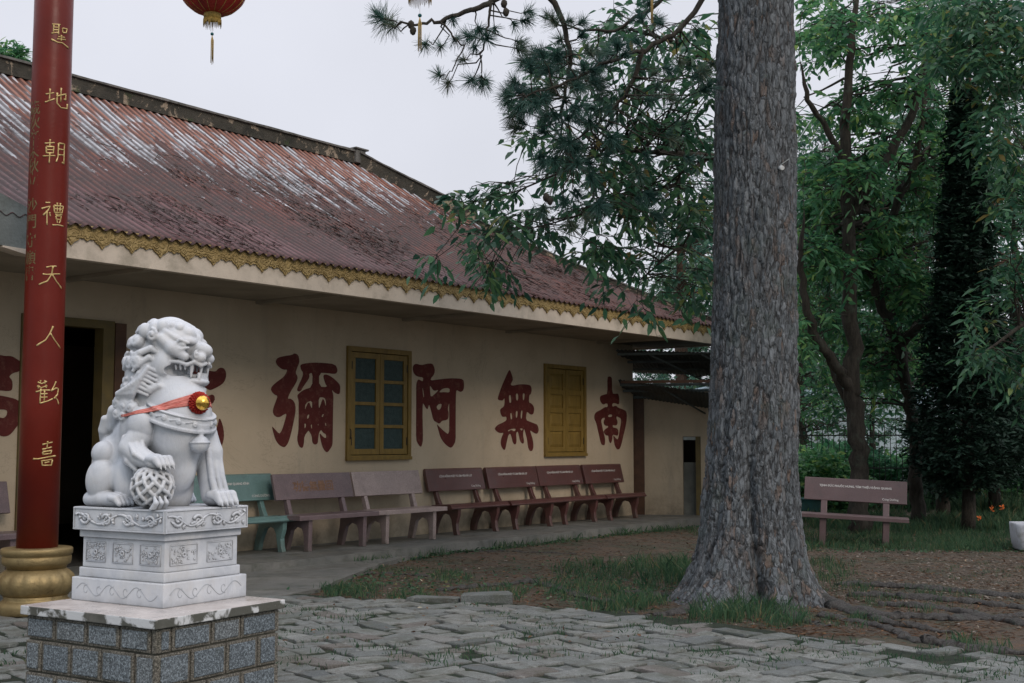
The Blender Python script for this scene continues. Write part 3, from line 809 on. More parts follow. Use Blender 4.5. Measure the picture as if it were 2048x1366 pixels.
def stone(cx, cy, w_, l_, ang, seat=0.0, ex=0.0):
    ca, sa = math.cos(ang), math.sin(ang)
    base = [(-l_, -w_), (0, -w_ * 1.02), (l_, -w_), (l_, 0), (l_, w_), (0, w_ * 1.02), (-l_, w_), (-l_, 0)]
    tx, ty = rp.gauss(0, .018), rp.gauss(0, .018); h = 0.032 + rp.uniform(-.010, .012) + ex
    pts = [(x + (rp.uniform(-.040, .024) if i % 2 == 0 else rp.uniform(-.012, .012)), y + (rp.uniform(-.032, .020) if i % 2 == 0 else rp.uniform(-.010, .010))) for i, (x, y) in enumerate(base)]
    vs = []
    for f, dz in ((1.0, None), (0.995, -0.008), (0.955, 0.0)):
        for (x, y) in pts:
            X = cx + (x * ca - y * sa) * f; Y = cy + (x * sa + y * ca) * f
            z = -0.05 if dz is None else h + dz + tx * x + ty * y + (rp.uniform(-.004, .004))
            vs.append((X, Y, z))
    vs.append((cx, cy, h + rp.uniform(-.004, .006)))
    fs = []
    for k in (0, 1):
        for i in range(8): fs.append((k * 8 + i, k * 8 + (i + 1) % 8, k * 8 + 8 + (i + 1) % 8, k * 8 + 8 + i))
    for i in range(8): fs.append((16 + i, 16 + (i + 1) % 8, 24))
    tv = min(1, max(0, rp.gauss(.5, .22))) if rp.random() > .06 else 1.0
    pv.add(vs, fs, False, tint=tv)
for i in range(-60, 61):
    for j in range(-60, 61):
        # herringbone: pairs of slabs at right angles
        for o_ in (0, 1):
            u = (i + j) * bw + (i - j) * 0 ; 
            gx = i * bw * 1.0 + j * bw; gy = i * bw - j * bw * 1.0 + j * 0
            # lattice vectors of a 2:1 herringbone
            ux = i * bw + j * 2 * bw; uy = i * bw - j * 2 * bw
            if o_ == 0: lx, ly, an = ux + bw, uy + bw / 2, 0.0
            else: lx, ly, an = ux + bw * 0.5, uy + bw * 2.0, math.pi / 2
            X = lx * ct - ly * st + 0.6; Y = lx * st + ly * ct + 8.2
            if not (-7.5 < X < 8 and 4.2 < Y < 13): continue
            ey = edge_y(X) + 0.22 * noise.noise(Vector((X * 1.3, 3.3, 0)))
            if Y > ey - 0.05: continue
            if Y > ey - 0.5 and rp.random() < .12: continue
            tv_ = rp.uniform(.84, .97)
            if abs(X - PLINTH_C.x) < .35 and abs(Y - PLINTH_C.y) < .35: continue
            X += .05 * noise.noise(Vector((X * .9, Y * .9, 2))); Y += .05 * noise.noise(Vector((X * .9, Y * .9, 8)))
            if rp.random() < .3:
                A_ = th + an; f_ = rp.uniform(.35, .65); g_ = .93
                for (o2, l2) in ((-(1 - f_), f_), (f_, 1 - f_)):
                    stone(X + math.cos(A_) * bw * o2, Y + math.sin(A_) * bw * o2, bw / 2 * tv_, bw * l2 * g_, A_ + rp.gauss(0, .06))
            else: stone(X + rp.uniform(-.012, .012), Y + rp.uniform(-.012, .012), bw / 2 * tv_, bw * rp.uniform(.86, .97), th + an + rp.gauss(0, .07))
p0 = on_z(975, 1207); stone(p0.x, p0.y + .1, .15, .25, R(8), ex=.05)     # the one that has tilted up at the edge
p0 = on_z(870, 1207); stone(p0.x, p0.y + .05, .11, .25, R(-15), ex=.02)
pv_o = pv.build('paved_yard', M_PAVE); tag(pv_o, kind='structure')
# ---- joints: grit under the stones
t = NT('joint_grit')
c = t.ramp(t.noise(9, 6, .7), [(0.35, (0.022, 0.026, 0.020)), (0.55, (0.030, 0.046, 0.026)), (0.7, (0.060, 0.048, 0.036))])
t.col(c); t.rough(1); t.bump(t.noise(50, 5, .8), .03)
xs = [-8 + i * .2 for i in range(84)]; V = []; F = []
for x in xs:
    for k in range(24):
        e = edge_y(x) + 0.1; y = 3.5 + (e - 3.5) * k / 23; V.append((x, y, 0.019 + 0.010 * noise.noise(Vector((x * 3, y * 3, 0)))))
for i in range(len(xs) - 1):
    for k in range(23): F.append((i * 24 + k, (i + 1) * 24 + k, (i + 1) * 24 + k + 1, i * 24 + k + 1))
o = mesh_np('paving_joints', np.array(V), np.array(F), t.m, smooth=True); tag(o, kind='structure')

# ---- raised floor along the hall
t = NT('damp_concrete')
c = t.ramp(t.noise(1.6, 6, .7), [(0.3, (0.10, 0.105, 0.10)), (0.7, (0.19, 0.185, 0.17))])
c = t.mix(t.ramp(t.noise(5, 6, .75), [(0.5, 0), (0.7, .7)]), c, (0.055, 0.062, 0.045))
t.col(c); t.rough(t.ramp(t.noise(1.2, 4), [(0.35, .3), (0.6, .7)])); t.bump(t.noise(20, 7, .7), .01)
M_CONC = t.m
mb = MB()
def ragged(x0, x1, y0, y1, z0, z1, step=.12, amp=.03, seed=0):
    n = int((x1 - x0) / step); top = []
    for i in range(n + 1):
        x = x0 + (x1 - x0) * i / n
        top.append((x, y0 + amp * noise.noise(Vector((x * 2.1, seed, 0))) + amp * .5 * noise.noise(Vector((x * 9, seed, 5)))))
    vs = [(x, y, z1) for x, y in top] + [(x, y1, z1) for x, y in top] + [(x, y - .01, z0) for x, y in top]
    m = n + 1; fs = []
    for i in range(n): fs += [(i, i + 1, m + i + 1, m + i), (2 * m + i, 2 * m + i + 1, i + 1, i)]
    return vs, fs
vs, fs = ragged(-16.5, 3.0, -1.52, 0.0, -0.05, FLOOR)
mb.add(vs, fs); pf = mb.build('porch_floor', M_CONC); pf.location = W0; pf.rotation_euler = (0, 0, HALL_RZ); tag(pf, kind='structure')
# broken cement apron between porch and paving
mb = MB(); pts = [on_z(a, b, 0.03) for a, b in ((-80, 1215), (150, 1262), (300, 1225), (575, 1190), (640, 1178), (690, 1155), (760, 1128), (820, 1112), (700, 1116), (560, 1128), (300, 1150), (-80, 1180))]
pp = [(p.x, p.y) for p in pts]; q = []
for i in range(len(pp)):
    a, b = pp[i], pp[(i + 1) % len(pp)]
    for k in range(6):
        f = k / 6; x = a[0] * (1 - f) + b[0] * f; y = a[1] * (1 - f) + b[1] * f
        q.append((x + .05 * noise.noise(Vector((x * 4, y * 4, 1))), y + .05 * noise.noise(Vector((x * 4, y * 4, 7)))))
mb.prism([(x, y) for x, y in q], -.03, 0.035, axis='z'); ap = mb.build('cement_apron', M_CONC, fix=True); tag(ap, kind='structure')
# ================================================================== the long hall
hallo = empty('temple_hall', W0, HALL_RZ, 'long cream walled temple hall with a rusty corrugated roof and large red painted characters', 'building')
XL = -17.5; ZT = 3.53; OV = 1.68; XE = .8; ZR = 3.88; RR = 5.25
t = NT('cream_plaster')
c = t.ramp(t.noise(0.8, 5, .6), [(0.35, (0.44, 0.355, 0.255)), (0.65, (0.53, 0.435, 0.32))])
z = t.xyz()[2]
grime = t.math('MULTIPLY', t.ramp(t.math('ADD', z, t.math('MULTIPLY', t.noise(2.2, 5, .7), .5)), [(0.30, 1), (1.0, 0)]), t.ramp(t.noise(3.0, 6, .75), [(.38, 0.15), (.60, 1)]))
c = t.mix(t.math('MULTIPLY', grime, .9), c, (0.15, 0.125, 0.09))
c = t.mix(t.math('MULTIPLY', t.ramp(t.noise(.5, 7, .75, dist=.8), [(.495, 0), (.50, .5), (.505, 0)]), .5), c, (0.15, 0.12, 0.09))
c = t.mix(t.ramp(t.noise(.35, 3, .5), [(.5, 0), (.52, .12)]), c, (0.62, 0.53, 0.40))
c = t.mix(t.ramp(t.noise(1.0, 5, .7, vec=t.mapp((3, 3, .35))), [(.55, 0), (.75, .35)]), c, (0.30, 0.27, 0.22))
t.col(c); t.rough(.9); t.bump(t.noise(70, 4, .6), .004)
M_WALL = t.m
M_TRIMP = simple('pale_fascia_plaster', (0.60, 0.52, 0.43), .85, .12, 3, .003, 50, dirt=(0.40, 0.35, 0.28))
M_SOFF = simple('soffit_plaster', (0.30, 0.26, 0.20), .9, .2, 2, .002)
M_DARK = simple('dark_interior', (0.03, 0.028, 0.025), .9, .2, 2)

win = []
for (a, b, c_, d) in (((693, 692), (690, 922), (820, 702), (818, 918)), ((1088, 728), (1086, 914), (1169, 733), (1170, 911))):
    P = [wall_px(*q) for q in (a, b, c_, d)]
    win.append(((P[0].x + P[1].x) / 2, (P[2].x + P[3].x) / 2, (P[1].z + P[3].z) / 2, (P[0].z + P[2].z) / 2))
D0, D1 = wall_px(40, 700).x, wall_px(226, 700).x; DZ = wall_px(160, 637).z
print('windows', win, 'door', D0, D1, DZ, 'W0', W0)
opens = sorted([(D0, D1, FLOOR, DZ)] + win)
mb = MB(); x = XL
for (a, b, z0, z1) in opens:
    mb.box((x, 0, 0), (a, .2, ZT)); 
    if z0 > FLOOR + .01: mb.box((a, 0, 0), (b, .2, z0))
    mb.box((a, 0, z1), (b, .2, ZT)); x = b
mb.box((x, 0, 0), (0, .2, ZT))
mb.box((-.2, .2, 0), (0, 7.0, ZT)); mb.box((XL, 6.8, 0), (-.2, 7.0, ZT)); mb.box((XL, .2, 0), (XL + .2, 6.8, ZT))
mb.build('wall', M_WALL, hallo)
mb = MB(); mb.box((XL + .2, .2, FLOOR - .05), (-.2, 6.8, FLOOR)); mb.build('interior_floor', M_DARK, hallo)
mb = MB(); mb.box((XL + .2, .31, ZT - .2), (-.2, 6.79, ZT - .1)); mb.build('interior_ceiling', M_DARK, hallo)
# soffit, beams, fascia
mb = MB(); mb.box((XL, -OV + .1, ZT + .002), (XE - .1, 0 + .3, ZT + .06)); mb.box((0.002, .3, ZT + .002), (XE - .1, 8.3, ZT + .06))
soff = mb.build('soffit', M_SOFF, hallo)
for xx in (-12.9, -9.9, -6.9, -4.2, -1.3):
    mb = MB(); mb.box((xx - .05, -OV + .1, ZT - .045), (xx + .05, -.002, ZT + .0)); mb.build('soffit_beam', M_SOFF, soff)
FZ0 = ZT - .03
FL = to_hall(on_plane(108, 500, hall(0, -OV), FN)).x; print('FL', FL)
mb = MB(); mb.box((FL, -OV, FZ0), (XE, -OV + .1, ZR - .015), bev=.004); mb.box((XE - .1, -OV + .102, FZ0), (XE, 8.3, ZR - .015))
fasc = mb.build('fascia', M_TRIMP, hallo)
# gilt scalloped trim
t = NT('ochre_trim')
sw = t.vor(16, 'SMOOTH_F1', vec=t.mapp((1, 1, 1.2)))
ring = t.math('SINE', t.math('MULTIPLY', sw, 22))
c = t.mix(t.ramp(t.noise(4, 5), [(.3, 0), (.7, 1)]), (0.30, 0.21, 0.085), (0.40, 0.29, 0.12))
c = t.mix(t.ramp(ring, [(0.0, .16), (.4, 0)]), c, (0.20, 0.14, 0.06))
t.col(c); t.rough(.55); t.bump(ring, .005)
M_OCH = t.m
mb = MB(); per = 0.372; x = FL; poly_top = ZR - .012; n = 0
pts = []
while x < XE - .001:
    for (u, dz) in ((0, -.022), (.05, -.012), (.10, .0), (.17, -.006), (.21, .006), (.27, -.018), (.35, -.036), (.40, -.040), (.5, -.080), (.60, -.040), (.65, -.036), (.73, -.018), (.79, .006), (.83, -.006), (.90, .0), (.95, -.012)):
        xx = x + u * per
        if xx < XE: pts.append((xx, ZR - .155 + dz * 1.15))
    x += per
def strip(mb, pts, yf, ztop, th, xf=None):
    vs = []; n = len(pts)
    for (xx, zz) in pts:
        for (y_, z_) in ((yf, zz), (yf, ztop), (yf + th, zz), (yf + th, ztop)):
            vs.append((xx, y_, z_) if xf is None else xf(xx, y_, z_))
    fs = []
    for i in range(n - 1):
        a = i * 4; b = a + 4
        fs += [(a, b, b + 1, a + 1), (a + 2, a + 3, b + 3, b + 2), (a, a + 2, b + 2, b), (a + 1, b + 1, b + 3, a + 3)]
    fs += [(0, 1, 3, 2), (4 * n - 4, 4 * n - 2, 4 * n - 1, 4 * n - 3)]
    mb.add(vs, fs)
strip(mb, pts, -OV - .024, poly_top, .021)
strip(mb, [(p[0], p[1] + .028) for p in pts], -OV - .031, poly_top - .01, .006)
strip(mb, [(p[0] - FL + .02, p[1]) for p in pts if p[0] < -4], XE + .003, poly_top, .021, lambda a, b, c: (b, a - OV, c))
mb.build('scalloped_trim', M_OCH, fasc)

# ---- corrugated roof
def zr(r): return ZR + .47 * r + .0235 * r * r
AMP, PIT = .019, .142
def corr(u): return AMP * math.cos(2 * math.pi * u / PIT)
t = NT('painted_iron_roof')
o3 = t.xyz(); X, Y = o3[0], o3[1]
up = t.math('DIVIDE', t.math('ADD', Y, OV), RR)                      # 0 at the eave, 1 at the ridge
st = t.noise(1.0, 4, .65, vec=t.mapp((4.6, .36, .0)))               # streaks down the slope
st2 = t.noise(1.0, 5, .7, vec=t.mapp((16, 1.4, .0)))
bl = t.noise(.9, 5, .6)
sheetn = t.noise(1.0, 0, .5, vec=t.mapp((1.25, .0, .0)))
base = t.ramp(sheetn, [(.3, (0.085, 0.036, 0.037)), (.5, (0.130, 0.060, 0.062)), (.7, (0.170, 0.098, 0.104))])
base = t.mix(t.ramp(st2, [(.35, 0), (.65, .6)]), base, (0.195, 0.100, 0.098))
redm = t.math('ADD', t.math('ADD', up, t.ramp(t.math('MULTIPLY', X, -1 / 16.5), [(.25, .36), (.62, 0)])), t.math('MULTIPLY', t.math('SUBTRACT', st, .5), .9))
base = t.mix(t.ramp(redm, [(.12, 0), (.38, 1)]), base, t.ramp(st2, [(.35, (0.085, 0.031, 0.024)), (.6, (0.155, 0.056, 0.040)), (.75, (0.22, 0.090, 0.066))]))
farx = t.ramp(t.math('MULTIPLY', X, -1 / 16.5), [(.0, 0.0), (.45, .75), (.8, 1)])
wm = t.math('ADD', t.math('MULTIPLY', up, 1.0), t.math('ADD', t.math('MULTIPLY', t.math('SUBTRACT', st, .5), 1.9), t.math('MULTIPLY', t.math('SUBTRACT', farx, .8), .28)))
wm = t.math('ADD', wm, t.math('MULTIPLY', t.math('SUBTRACT', t.noise(1.0, 4, .7, vec=t.mapp((9, 5, 0))), .5), .55))
white = t.ramp(wm, [(.64, 0), (.68, 1)])
base = t.mix(white, base, t.ramp(st2, [(.3, (0.36, 0.37, 0.40)), (.7, (0.60, 0.61, 0.64))]))
rust = t.math('MULTIPLY', t.ramp(t.math('ADD', t.math('MULTIPLY', up, .5), t.math('MULTIPLY', t.noise(1.0, 3, .6, vec=t.mapp((11, .5, 3))), 1.0)), [(.86, 0), (.93, 1)]), .9)
base = t.mix(rust, base, (0.27, 0.095, 0.05))
dm = t.math('MULTIPLY', t.ramp(t.math('ADD', bl, t.ramp(t.math('MULTIPLY', X, -1 / 16.5), [(.2, .1), (.7, 0)])), [(.40, 0), (.54, 1)]), t.ramp(t.noise(10, 7, .8), [(.38, 0), (.54, 1)]))
dm = t.math('MULTIPLY', dm, t.ramp(up, [(.0, .55), (.3, 1), (.62, .8), (.85, .0)]))
base = t.mix(t.math('MULTIPLY', dm, .85), base, (0.045, 0.040, 0.036))
gr = t.math('COSINE', t.math('MULTIPLY', X, 2 * math.pi / PIT))      # dirt lies in the valleys
base = t.mix(t.math('MULTIPLY', t.ramp(gr, [(0.0, .9), (.6, 0)]), .85), base, (0.05, 0.032, 0.032))
lapf = t.math('FRACT', t.math('DIVIDE', t.math('MULTIPLY', up, RR), 1.75))
base = t.mix(t.math('MULTIPLY', t.ramp(lapf, [(0.0, 1), (.022, 0)]), .65), base, (0.035, 0.025, 0.022))
sx_ = t.math('GREATER_THAN', t.math('COSINE', t.math('MULTIPLY', X, 2 * math.pi / (3 * PIT))), .972)
sy_ = t.math('GREATER_THAN', t.math('COSINE', t.math('MULTIPLY', Y, 2 * math.pi / .87)), .988)
base = t.mix(t.math('MULTIPLY', sx_, sy_), base, (0.02, 0.014, 0.012))      # fixing screws
t.b.inputs['Specular IOR Level'].default_value = .22; t.col(base); t.rough(.62); t.bump(t.noise(60, 4), .003)
M_ROOF = t.m
V = []; F = []
xs = np.arange(-18.2, XE + .0001, PIT / 8); slope_rows = 26
SHEET = 1.75
for xx in xs:
    rmax = min(RR, XE - xx) if XE - xx < RR else RR
    ystart = -.07
    for k in range(slope_rows + 1):
        r = ystart + (rmax - ystart) * k / slope_rows
        lap = .006 * (1 - ((r / SHEET) % 1.0))
        V.append((xx, -OV + r, zr(max(r, 0)) + min(r, 0) * .47 + corr(xx) + lap + .012 * noise.noise(Vector((xx * .6, r * .7, 0)))))
m = slope_rows + 1
for i in range(len(xs) - 1):
    for k in range(slope_rows): F.append((i * m + k, (i + 1) * m + k, (i + 1) * m + k + 1, i * m + k + 1))
roof = mesh_np('roof', np.array(V), np.array(F), M_ROOF, hallo, smooth=True)
s_ = roof.modifiers.new('sheet', 'SOLIDIFY'); s_.thickness = .004; s_.offset = -1
# hip end and back slope
V = []; F = []
ys = np.arange(-OV, -OV + 2 * RR + .001, PIT / 6)
for yy in ys:
    rmax = min(yy + OV, -OV + 2 * RR - yy)
    for k in range(9):
        r = -.07 + (rmax + .07) * k / 8; V.append((XE - r, yy, zr(max(r, 0)) + min(r, 0) * .47 + corr(yy)))
for i in range(len(ys) - 1):
    for k in range(8): F.append((i * 9 + k, i * 9 + k + 1, (i + 1) * 9 + k + 1, (i + 1) * 9 + k)[::-1])
b0 = len(V)
for xx in (-18.2, XE - RR - 3, XE - RR, XE):
    rm = max(0.0, min(RR, XE - xx))
    for k in range(5):
        r = rm * k / 4; V.append((xx, -OV + 2 * RR - r, zr(r)))
for i in range(3):
    for k in range(4): F.append((b0 + i * 5 + k, b0 + (i + 1) * 5 + k, b0 + (i + 1) * 5 + k + 1, b0 + i * 5 + k + 1)[::-1])
mesh_np('rear_roof', np.array(V), np.array(F), M_ROOF, roof, smooth=True)
# ---- ridge and hip copings
t = NT('weathered_coping')
c = t.ramp(t.noise(2.0, 6, .7), [(.35, (0.030, 0.030, 0.025)), (.6, (0.075, 0.068, 0.055))])
c = t.mix(t.ramp(t.noise(3.5, 7, .75, dist=.5), [(.55, 0), (.60, 1)]), c, (0.34, 0.27, 0.20))
c = t.mix(t.ramp(t.noise(1.7, 4, .7), [(.6, 0), (.7, .8)]), c, (0.05, 0.075, 0.03))
t.col(c); t.rough(.95); t.bump(t.noise(25, 6, .7), .02)
M_COP = t.m
M_COPT = simple('grey_coping_top', (0.15, 0.145, 0.135), .95, .4, 5, .01, 30, dirt=(0.06, 0.06, 0.05))
zt = zr(RR); XR = XE - RR; YR = -OV + RR
mb = MB(); n = 60
def rbar(mb, p0, p1, w_, h_, n=40, sink=.06, up=0.0, amp=.012):
    p0 = Vector(p0); p1 = Vector(p1); d = (p1 - p0); s = Vector((d.y, -d.x, 0)).normalized() * w_ / 2
    vs = []
    for i in range(n + 1):
        p = p0 + d * (i / n); a = amp * noise.noise(p * 1.9) + amp * .5 * noise.noise(p * 7)
        vs += [p - s + Vector((0, 0, -sink)), p - s * (1 + a * 3) + Vector((0, 0, h_ + a)), p + s * (1 + a * 3) + Vector((0, 0, h_ - a)), p + s + Vector((0, 0, -sink))]
    fs = []
    for i in range(n):
        for k in range(4): fs.append((i * 4 + k, i * 4 + (k + 1) % 4, i * 4 + 4 + (k + 1) % 4, i * 4 + 4 + k)[::-1])
    fs += [(0, 1, 2, 3), (4 * n + 3, 4 * n + 2, 4 * n + 1, 4 * n)]
    mb.add(vs, fs)
rbar(mb, (-18.2, YR, zt), (XR + .1, YR, zt), .26, .155, 90)
cop = mb.build('ridge_coping', M_COP, roof)
mb = MB(); rbar(mb, (-18.2, YR, zt + .16), (XR + .1, YR, zt + .16), .34, .035, 90, sink=.0); mb.build('coping_top', M_COPT, cop)
mb = MB(); mb.box((XR - .10, YR - .19, zt - .05), (XR + .16, YR + .19, zt + .21), bev=.02); mb.box((XR - .14, YR - .22, zt + .212), (XR + .22, YR + .22, zt + .245), bev=.01)
mb.build('coping_block', M_COPT, cop)
def hip_pt(r, dz=0.0): return Vector((XE - r, -OV + r, zr(r) + dz))
mb = MB(); mbt = MB()
seg = [(5.15, 3.55, .21), (3.54, 1.7, .05), (1.69, .0, .045)]
for (r0, r1, h_) in seg:
    N = 8
    for i in range(N):
        a = r0 + (r1 - r0) * i / N; b = r0 + (r1 - r0) * (i + 1) / N
        rbar(mb, hip_pt(a), hip_pt(b), .24, h_, 6, sink=.08)
        rbar(mbt, hip_pt(a, h_ + .004), hip_pt(b, h_ + .004), .31 if h_ > .1 else .27, .03, 6, sink=0)
hc = mb.build('hip_coping', M_COP, roof); mbt.build('coping_top', M_COPT, hc)
# ---- window with glazed casements, window with shutters
t = NT('ochre_paint')
c = t.ramp(t.noise(3, 5, .65, vec=t.mapp((5, 5, 1))), [(.3, (0.170, 0.108, 0.026)), (.7, (0.255, 0.165, 0.040))])
c = t.mix(t.ramp(t.noise(9, 5, .7), [(.62, 0), (.75, .7)]), c, (0.13, 0.09, 0.03))
t.col(c); t.rough(.5); t.bump(t.noise(30, 4, vec=t.mapp((4, 4, .6))), .003)
M_YEL = t.m
M_HINGE = simple('dark_hinge', (0.03, 0.025, 0.02), .5, .2, 20)
t = NT('ribbed_glass'); t.col(t.ramp(t.noise(14, 4, .7), [(.3, (0.022, 0.042, 0.042)), (.7, (0.050, 0.080, 0.078))])); t.rough(.45); t.b.inputs['Specular IOR Level'].default_value = .25
t.bump(t.noise(90, 2, .5), .006); M_GLASS = t.m
def frame_ring(mb, x0, x1, z0, z1, w_, y0, y1):
    mb.box((x0, y0, z1 - w_), (x1, y1, z1), bev=.004); mb.box((x0, y0, z0), (x1, y1, z0 + w_), bev=.004)
    mb.box((x0, y0 + .001, z0 + w_ - .001), (x0 + w_, y1 - .001, z1 - w_ + .001)); mb.box((x1 - w_, y0 + .001, z0 + w_ - .001), (x1, y1 - .001, z1 - w_ + .001))
for wi, (x0, x1, z0, z1) in enumerate(win):
    mb = MB(); frame_ring(mb, x0 - .0, x1 + .0, z0, z1, .075, -.045, .10); mb.box((x0 - .01, -.06, z0 - .001), (x1 + .01, -.046, z0 + .05), bev=.003)
    wn = mb.build('window', M_YEL, hallo, label='ochre window with eight small glass panes' if wi == 0 else 'ochre window with closed panelled shutters')
    xm = (x0 + x1) / 2
    for (a, b) in ((x0 + .085, xm - .004), (xm + .004, x1 - .085)):
        zz0, zz1 = z0 + .085, z1 - .085; rows = 4
        mb = MB(); frame_ring(mb, a, b, zz0, zz1, .085, -.028, .012)
        hh = (zz1 - zz0 - .17); ch = hh / rows
        for k in range(1, rows):
            zc = zz0 + .085 + ch * k
            w2 = .025 if wi == 0 else .045
            mb.box((a + .084, -.027, zc - w2), (b - .084, .011, zc + w2), bev=.003)
        if wi == 0:
            s_ = mb.build('casement', M_YEL, wn)
            mb = MB(); mb.box((a + .07, -.004, zz0 + .07), (b - .07, .002, zz1 - .07)); mb.build('glass', M_GLASS, s_)
        else:
            for k in range(rows):
                c0 = zz0 + .085 + ch * k + (.045 if k else 0); c1 = zz0 + .085 + ch * (k + 1) - (.045 if k < rows - 1 else 0)
                A, B = a + .084, b - .084
                vs = [(A, -.006, c0), (B, -.006, c0), (B, -.006, c1), (A, -.006, c1), (A + .05, -.022, c0 + .05), (B - .05, -.022, c0 + .05), (B - .05, -.022, c1 - .05), (A + .05, -.022, c1 - .05)]
                mb.add(vs, [(0, 1, 5, 4), (1, 2, 6, 5), (2, 3, 7, 6), (3, 0, 4, 7), (4, 5, 6, 7)])
            s_ = mb.build('shutter', M_YEL, wn)
        hxx = a + .004 if a < xm - .2 else b - .016
        for zc in (zz0 + .2, zz1 - .2):
            mb = MB(); mb.box((hxx, -.036, zc - .06), (hxx + .012, -.026, zc + .06)); mb.build('hinge', M_HINGE, s_)
    if wi == 0:
        mb = MB(); mb.tube([(x0 + .04, -.06, z0 + .32), (x0 + .04, -.075, z0 + .36), (x0 + .04, -.075, z0 + .44), (x0 + .04, -.06, z0 + .47)], .008, 6); mb.build('latch', M_HINGE, wn)
# ---- door: frame, one open leaf, dark room behind
M_JAMB = simple('olive_door_paint', (0.13, 0.095, 0.035), .6, .2, 6, dirt=(0.10, 0.08, 0.04))
M_BROWN = simple('brown_door_wood', (0.085, 0.042, 0.024), .55, .3, 6, .003, 40)
mb = MB(); mb.box((D0, -.03, FLOOR), (D0 + .1, .15, DZ)); mb.box((D1 - .16, -.03, FLOOR), (D1, .15, DZ)); mb.box((D0 + .1, -.03, DZ - .1), (D1 - .16, .15, DZ))
dr = mb.build('door', M_JAMB, hallo)
mb = MB(); mb.box((D1 + .005, -.045, FLOOR + .02), (D1 + .16, -.004, DZ - .02), bev=.004); mb.build('folded_leaf', M_BROWN, dr)
mb = MB(); mb.box((D0 + .101, .2, FLOOR + .02), (D0 + .15, 1.0, DZ - .11), bev=.004); mb.build('open_leaf', M_BROWN, dr)
# threshold platform between the outer corner and a recess of the neighbouring hall
# ---- painted characters
def Z(o, s, pts): return [(o[0] + x / s, o[1] + y / s) for x, y in pts]
O1, S1 = (530, 690), 5.941
CH = {}
CH['mi'] = [Z(O1, S1, p) for p in (
 [(125,185),(150,150),(230,130),(320,118),(350,95),(395,120),(408,190),(400,225),(378,275),(360,335),(382,365),(385,410),(350,480),(310,540),(280,600),(268,640),(300,635),(340,665),(362,720),(360,800),(345,880),(325,980),(295,1100),(270,1170),(240,1210),(215,1215),(170,1190),(130,1140),(108,1080),(85,990),(82,965),(115,1000),(160,1050),(180,1045),(205,1000),(235,900),(258,810),(215,830),(180,855),(140,858),(105,835),(90,790),(100,740),(130,660),(150,605),(110,590),(75,550),(68,515),(90,480),(150,430),(220,380),(250,335),(265,290),(215,295),(160,260),(130,220)],
 [(415,240),(450,222),(560,208),(700,212),(830,228),(862,290),(850,335),(820,345),(740,335),(640,330),(642,495),(740,500),(715,460),(690,380),(700,350),(740,352),(800,385),(860,440),(893,480),(890,570),(870,588),(820,565),(790,525),(812,600),(808,700),(805,900),(802,1100),(800,1190),(770,1240),(740,1278),(710,1260),(680,1210),(655,1110),(645,1040),(690,1095),(725,1110),(725,1060),(690,1045),(665,1005),(640,1040),(630,1110),(625,1170),(590,1187),(560,1160),(555,1080),(520,1020),(510,1018),(465,1085),(462,1160),(450,1215),(430,1225),(400,1200),(378,1110),(395,1030),(400,900),(398,760),(400,660),(380,605),(400,575),(460,530),(560,500),(565,330),(520,340),(528,380),(500,430),(455,490),(420,555),(375,545),(395,480),(440,390),(455,335),(425,290)],
 [(478,690),(560,655),(558,755),(545,740),(520,670),(490,725),(472,780)], [(635,625),(690,620),(720,645),(725,745),(700,650),(680,640),(650,740),(636,750)],
 [(497,840),(525,820),(520,860),(500,885)], [(675,830),(698,815),(690,850),(672,860)], [(465,925),(490,945),(470,1005)], [(555,935),(558,1010),(540,960)], [(625,930),(637,945),(628,965)], [(720,915),(728,970),(708,945)])]
CH['a'] = [Z((810, 710), 6.831, p) for p in (
 [(105,150),(145,115),(220,140),(300,118),(370,115),(395,160),(408,220),(385,285),(355,310),(345,350),(440,335),(600,318),(720,320),(790,330),(806,380),(800,480),(760,508),(725,490),(700,475),(692,560),(690,800),(690,1000),(690,1170),(665,1230),(630,1270),(590,1255),(530,1200),(480,1120),(455,1020),(430,940),(470,985),(540,1050),(600,1090),(604,900),(603,760),(602,640),(580,740),(595,790),(590,870),(560,890),(500,900),(470,942),(430,920),(385,890),(365,800),(335,690),(322,680),(310,740),(290,735),(260,680),(238,650),(238,900),(245,1150),(230,1230),(212,1260),(180,1220),(150,1160),(150,900),(152,600),(152,400),(175,330),(210,345),(240,365),(250,305),(180,300),(130,270),(105,210)],
 [(234,450),(243,452),(262,578),(246,575)], [(336,420),(350,430),(375,470),(400,492),(460,475),(420,520),(350,580),(340,500)], [(470,495),(520,455),(610,450),(608,515),(540,505),(470,512)], [(430,700),(460,670),(500,665),(495,710),(475,745),(450,750),(432,725)])]
